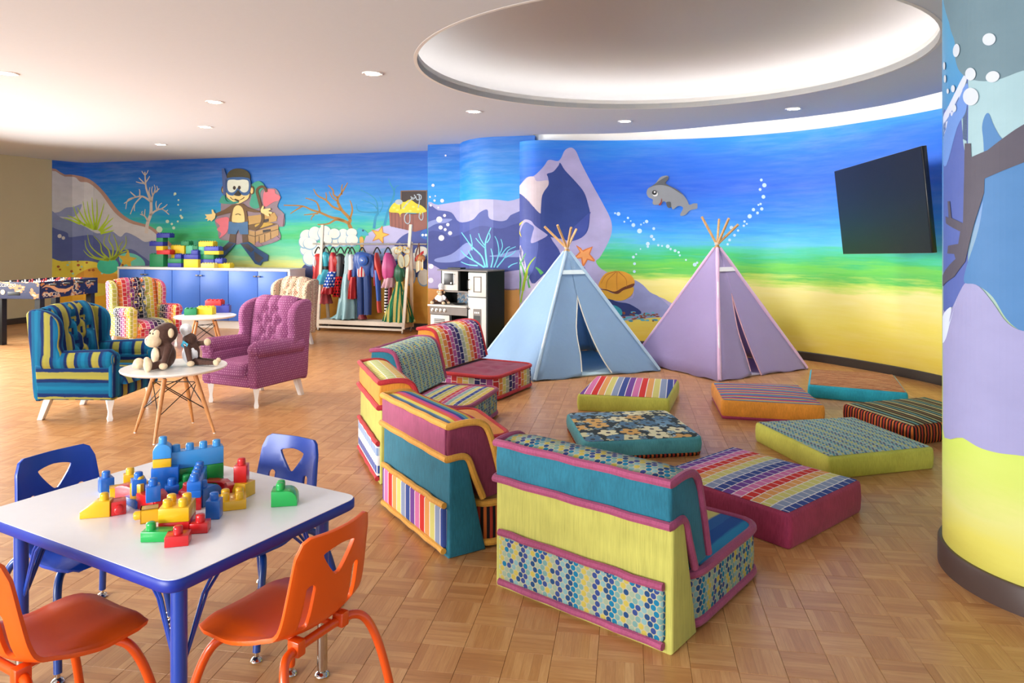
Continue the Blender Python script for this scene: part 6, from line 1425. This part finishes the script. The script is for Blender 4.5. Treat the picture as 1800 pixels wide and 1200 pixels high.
B().tube([(-.16, .15, RZ), (RL+.30, .15, RZ)], .013, 10).build('hanging_rail', steel, rk_t)
for i in range(5): B().box(0, RL, .01+i*.058, .060+i*.058, .145, .163, .002, 1).build('shelf_slat', palew, rk_t, False)
B().box(0, RL, -.012, .010, .105, .165, .002, 1).build('front_rail', palew, rk_t, False)
B().box(0, RL, -.012, .010, .045, .075, .002, 1).build('low_rail', palew, rk_t, False)
for x in (.03, RL-.01):
    for y in (0, .29):
        c_ = B().tube([(x-.011, y, .027), (x+.011, y, .027)], .026, 14).build('castor', plain('castor_grey', '#b8b4ae', .3, metal=.6), rk_t)
        B().tube([(x, y, .03), (x, y, .075)], .008, 8).build('castor_stem', steel, c_)
# garments ------------------------------------------------------------
rg = reg(500, 380, 5.454)
def rod_x(px):
    a = (px-900)/F; O = rk0+Vector((-rd2.y, rd2.x, 0))*.15; return (a*O.y-O.x)/(rd2.x-a*rd2.y)
GY = 10.55
def gz(Y): return EYE-((380+Y/5.454)-HZ)*GY/F
def gx(X): return rod_x(500+X/5.454)
def garment(label, hx, pieces, rot=0, shoulders=.10, hook=True, gold=None):
    """pieces: (name, material, [(Y, Xleft, Xright, depth)], ripple, number of folds)"""
    x0 = gx(hx); org = rk0+rd2*x0+Vector((-rd2.y, rd2.x, 0))*.15
    t = thing('costume', label, 'costume', (org.x, org.y, 0), ra, 'dressing-up costumes on the rack')
    if hook:
        hg = B().tube([(0, 0, RZ-.02), (0.0, 0, RZ-.055)], .003, 6).tube([(-.016, 0, RZ+.0), (-.012, 0, RZ+.014), (0, 0, RZ+.019), (.014, 0, RZ+.012), (.013, 0, RZ-.004), (0, 0, RZ-.02)], .003, 6).build('hanger_hook', steel, t)
        q = catmull([(-shoulders*.6, 0, RZ-.145), (-.035, 0, RZ-.09), (0, 0, RZ-.05), (.035, 0, RZ-.09), (shoulders*.6, 0, RZ-.145)], 4)
        B().tube(q, [.011]*len(q), 8).build('hanger', kd, t)
    more = []
    for nm, mat, secs, rip, nf in pieces:
        if nm in ('bodice', 'top', 'jacket', 'suit_top', 'coat') and secs[1][2]-secs[1][1] > 30:
            y, a, b, dp2 = secs[1]; w2 = (b-a)*.20; Lg = 70 if nm == 'bodice' else 150 if nm != 'suit_top' else 210
            for sg in (-1, 1):
                ex = a+w2*.6 if sg < 0 else b-w2*.6
                more.append(('sleeve', mat, [(y-4, ex-w2*.6, ex+w2*.6, dp2*.7), (y+Lg*.4, ex+sg*w2*.5-w2*.7, ex+sg*w2*.5+w2*.7, dp2*.6), (y+Lg, ex+sg*w2*.7-w2*.55, ex+sg*w2*.7+w2*.55, dp2*.5)], .10, 5))
    for nm, mat, secs, rip, nf in pieces+more:
        rip = rip*1.7+.02
        n = 44; S_ = [(gz(Y), (gx(a)+gx(b))/2-x0, abs(gx(b)-gx(a))/2, d) for Y, a, b, d in secs]; vs = []; fs = []
        P = catmull([(c, w_, z) for z, c, w_, d in S_], 5); Dd = catmull([(d, 0, 0) for *_, d in S_], 5); L = len(P)
        for i, (p, dd) in enumerate(zip(P, Dd)):
            k = i/(L-1)
            for j in range(n):
                a = 2*PI*j/n; r = 1+rip*(.25+.75*k)*math.sin(nf*a+1.3*math.sin(3*a))
                vs.append((p.x+max(p.y, .004)*math.cos(a)*r, dd.x*math.sin(a)*r, p.z+.006*k*math.sin(nf*a)*rip*8*(k > .9)))
        for i in range(L-1):
            for j in range(n): fs.append((i*n+j, i*n+(j+1) % n, (i+1)*n+(j+1) % n, (i+1)*n+j))
        fs.append(tuple(range(n)))
        B().add(vs, [f[::-1] for f in fs]).build(nm, mat, t, ang=80)
    return t
sat = lambda n, c, r=.4: plain('cloth_'+n, c, r, var=.12, nscale=18, sheen=.3)
vst = lambda n, cols, w_, **k: stripes('costume_'+n, cols, w_, 0, None, **k)
stardots = dots('white_dots_on_blue', '#1d4fb0', ['#eef2f8'], .055, .26, 1.3, False)
reddots = dots('black_dots_on_red', '#b5181e', ['#141010'], .05, .28, 1.4, False)
chq = stripes('black_white_check', ['#111111', '#eeeeee'], .022, 1, None, rough=.7)
garment('red costume with a white hood, first on the rack', 325, [('coat', sat('red', '#c8201f'), [(365, 310, 345, .05), (400, 290, 365, .07), (480, 292, 360, .07), (660, 280, 365, .10)], .06, 7), ('hood', sat('white', '#e4e2e0', .8), [(385, 295, 330, .05), (430, 286, 335, .09), (480, 292, 332, .09), (505, 300, 325, .05)], .02, 4)])
garment('salmon skirt hanging low behind the first costumes', 395, [('skirt', sat('salmon', '#b8424a'), [(700, 370, 415, .05), (760, 355, 425, .09), (858, 338, 440, .13)], .10, 8)], hook=False)
garment('turquoise satin dress with a black waistband, second on the rack', 397, [('bodice', sat('turquoise', '#2aa3b5', .3), [(345, 385, 408, .04), (375, 352, 435, .06), (420, 360, 432, .06), (490, 370, 425, .05)], .03, 5), ('waistband', kd, [(488, 362, 432, .058), (522, 362, 432, .058)], .02, 5), ('skirt', sat('turquoise_satin', '#4bb4c4', .3), [(520, 362, 430, .06), (590, 335, 430, .11), (665, 318, 428, .14)], .07, 9)])
garment('costume with a red top and a white-dotted blue skirt', 465, [('top', sat('scarlet', '#b81d28'), [(350, 452, 478, .04), (390, 440, 500, .06), (460, 442, 500, .06), (545, 440, 500, .06)], .03, 5), ('skirt', stardots, [(540, 430, 505, .08), (620, 408, 508, .12), (700, 388, 500, .14)], .06, 9), ('hem', sat('scarlet', '#b81d28'), [(690, 385, 502, .14), (760, 376, 500, .16)], .10, 13)])
garment('black costume with red sleeves and a red spotted skirt', 538, [('bodice', sat('black', '#16151a'), [(360, 525, 552, .04), (395, 492, 575, .06), (480, 500, 570, .06), (590, 505, 560, .06)], .03, 5), ('sleeve', sat('red_sleeve', '#b02a22'), [(388, 490, 520, .05), (430, 470, 535, .07), (470, 485, 528, .06), (490, 490, 515, .04)], .05, 6), ('skirt', reddots, [(585, 500, 562, .07), (680, 495, 568, .10), (785, 488, 575, .13)], .09, 10)])
garment('long pale blue gown trailing onto the rack shelf', 610, [('bodice', sat('silver_blue', '#9db4b8'), [(360, 598, 622, .03), (400, 585, 640, .05), (480, 582, 635, .05), (570, 575, 635, .06)], .04, 6), ('gown', sat('pale_blue', '#86b3ba', .35), [(560, 572, 638, .06), (700, 548, 655, .09), (850, 530, 690, .13), (955, 520, 692, .15), (998, 515, 690, .16)], .09, 9), ('train', sat('pale_blue', '#86b3ba', .35), [(940, 520, 600, .05), (975, 485, 600, .08), (1000, 448, 600, .10)], .06, 6)])
garment('red and white racing costume with a checked edge', 645, [('jacket', sat('white', '#e4e2e0', .8), [(370, 630, 655, .04), (400, 622, 672, .06), (450, 622, 675, .06), (520, 620, 672, .06)], .03, 5), ('sleeve', sat('racing_red', '#c3201e'), [(505, 620, 660, .05), (560, 616, 655, .06), (622, 612, 650, .06)], .04, 5), ('skirt', sat('racing_red', '#c3201e'), [(590, 640, 685, .06), (700, 630, 695, .10), (802, 628, 700, .12)], .09, 9), ('checked_edge', chq, [(630, 618, 634, .02), (700, 616, 634, .03), (780, 618, 634, .03)], .0, 4)])
garment('blue padded suit with a round blue shield and red-white striped belly', 745, [('suit_top', sat('royal_blue', '#1c4690'), [(345, 700, 775, .05), (375, 672, 850, .07), (430, 668, 862, .08), (500, 690, 845, .08), (590, 700, 820, .07)], .03, 6), ('striped_belly', vst('belly', ['#d8d4cc', '#b01f28'], .024), [(478, 712, 800, .075), (530, 706, 806, .088), (585, 708, 806, .088)], .01, 4), ('trouser_leg', sat('navy_blue', '#153a78'), [(575, 700, 765, .07), (700, 700, 765, .065), (880, 704, 762, .06), (975, 706, 762, .06)], .05, 6), ('trouser_leg', sat('navy_blue', '#153a78'), [(575, 762, 828, .07), (700, 766, 832, .065), (880, 770, 830, .06), (955, 772, 828, .06)], .05, 6), ('boot_cover', sat('dark_red', '#7e1a24'), [(955, 706, 772, .06), (998, 708, 790, .07)], .05, 5)])
sx_ = gx(790); sp = rk0+rd2*sx_+Vector((-rd2.y, rd2.x, 0))*.03
t = thing('toy_shield', 'round blue toy shield hanging before the blue suit', 'toy shield', (sp.x, sp.y, gz(425)), ra)
MX = Matrix.Rotation(PI/2, 4, 'X')
B().lathe([(0, .022), (.03, .020), (.072, .008), (.078, 0), (.074, -.004), (0, .010)], 32, M=MX).build('disc', sat('shield_blue', '#1f55a8', .35), t)
B().lathe([(.045, .0185), (.052, .0175), (.052, .014), (.045, .015)], 32, M=MX).build('ring', sat('shield_dark', '#123a80', .35), t)
B().lathe([(0, .029), (.010, .026), (.013, .018), (0, .018)], 16, M=MX).build('boss', steel, t)
garment('slim red and blue bodysuit hanging sideways', 888, [('suit_top', sat('suit_red', '#c03a2c'), [(350, 878, 892, .04), (400, 872, 905, .07), (480, 880, 925, .08), (560, 905, 935, .07), (615, 915, 938, .05)], .04, 5), ('suit_arm', sat('suit_crimson', '#a81f2c'), [(530, 862, 882, .03), (600, 858, 882, .04), (672, 862, 882, .03)], .03, 4), ('suit_leg', sat('suit_blue', '#1f4fa4'), [(520, 868, 912, .06), (620, 875, 918, .06), (760, 885, 922, .05), (820, 890, 922, .05)], .04, 5), ('sock', sat('suit_red', '#c03a2c'), [(815, 888, 922, .05), (880, 892, 925, .05), (930, 900, 932, .05)], .03, 4)])
garment('pink jacket with chequered leggings', 992, [('jacket', sat('pink', '#b8407c'), [(350, 972, 1012, .05), (390, 960, 1040, .08), (480, 940, 1068, .10), (560, 945, 1060, .09), (600, 960, 1040, .08)], .05, 7), ('peplum', sat('pale_pink', '#c79aa4', .6), [(590, 965, 1050, .08), (640, 955, 1050, .10), (685, 942, 1045, .11)], .10, 9), ('legging', chq, [(680, 965, 998, .04), (800, 962, 995, .04), (925, 962, 990, .04)], .02, 4), ('legging', sat('rose_red', '#8a2740'), [(680, 1000, 1030, .04), (800, 998, 1022, .04), (900, 995, 1018, .04)], .02, 4)])
gst = vst('gown', ['#1f6b4a', '#c9b96a', '#20754f', '#1c6044', '#cfc06e'], .036, wob=.12)
garment('green and gold ball gown at the right end of the rack', 1105, [('bodice', sat('bottle_green', '#17593c', .35), [(460, 1085, 1115, .04), (510, 1060, 1150, .07), (570, 1062, 1145, .07), (630, 1078, 1135, .05)], .05, 6), ('gown', gst, [(625, 1075, 1138, .05), (720, 1050, 1160, .09), (860, 1005, 1195, .13), (960, 975, 1220, .15), (1012, 962, 1235, .16)], .08, 10)])
# masks and bag at the end of the rail
mp_ = rk0+rd2*gx(1165)+Vector((-rd2.y, rd2.x, 0))*.02
t = thing('fairy_wings', 'gauzy gold-edged fairy wings hanging from the rail end', 'fairy wings', (mp_.x, mp_.y, gz(400)), ra)
gz_m = NT('gauze', .5); gz_m.p.inputs['Alpha'].default_value = .45; gz_m = gz_m.color('#cfcfb0'); gw = plain('gold_wire', '#b98f3a', .35, metal=.8)
for s, (ax_, az, rx, rz, rt_) in enumerate([(-.055, .12, .075, .045, .5), (.055, .12, .07, .045, -.5), (-.02, -.04, .05, .10, .15), (.06, -.03, .05, .095, -.2)]):
    pts = [Vector((ax_+rx*math.cos(a)*math.cos(rt_)-rz*math.sin(a)*math.sin(rt_), .004*s, az+rx*math.cos(a)*math.sin(rt_)+rz*math.sin(a)*math.cos(rt_))) for a in [2*PI*k/20 for k in range(20)]]
    w_ = B().add([tuple(p) for p in pts]+[tuple(p+Vector((0, .002, 0))) for p in pts], [tuple(range(20)), tuple(range(39, 19, -1))]+[(i, (i+1) % 20, 20+(i+1) % 20, 20+i) for i in range(20)]).build('wing', gz_m, t, False)
    B().tube(pts, .0035, 6, True).build('wing_rim', gw, w_)
B().tube([(0, .008, -.12), (-.03, .02, .1), (0, .05, .21)], .004, 6).build('strap', kd, t)
for i in range(5): B().lathe([(0, 0), (.012, 0), (.012, .006), (0, .006)], 12, M=Matrix.Translation((-.08+.04*i, -.004, .14-.02*(i % 2))) @ MX).build('sequin', gw, t)
bp_ = rk0+rd2*gx(1290)+Vector((-rd2.y, rd2.x, 0))*.10
t = thing('shoulder_bag', 'brown strapped bag and red scarf bunch at the right end of the rail', 'bag', (bp_.x, bp_.y, 0), ra)
B().tube([(0, .05, RZ+.014), (-.03, .0, RZ-.15), (-.01, 0, gz(520)), (.03, 0, gz(520)), (.03, .0, RZ-.15), (.004, .05, RZ+.014)], .010, 8).build('strap', plain('brown_leather', '#5f3322', .5), t)
B().ell((.05, 0, gz(400)), (.07, .05, .06), 12).build('bag_body', plain('tan_leather', '#a8743c', .5, var=.2), t)
B().grid(lambda u, v: (-.03+.13*u, -.03+.02*math.sin(u*14), gz(395)+.10*u-.06*v*(1-u*.3)+.01*math.sin(v*9)), 14, 6).build('red_scarf', sat('scarf_red', '#c8281c'), t)
B().grid(lambda u, v: (-.01+.12*u, -.035+.02*math.sin(u*11), gz(430)+.03*u-.16*v*(1-u*.2)), 14, 6).build('cream_scarf', sat('cream', '#d9ceb0', .8), t)
B().lathe([(0, 0), (.018, 0), (.018, .006), (0, .006)], 14, M=Matrix.Translation((.09, -.045, gz(500))) @ MX).build('brooch', gw, t)
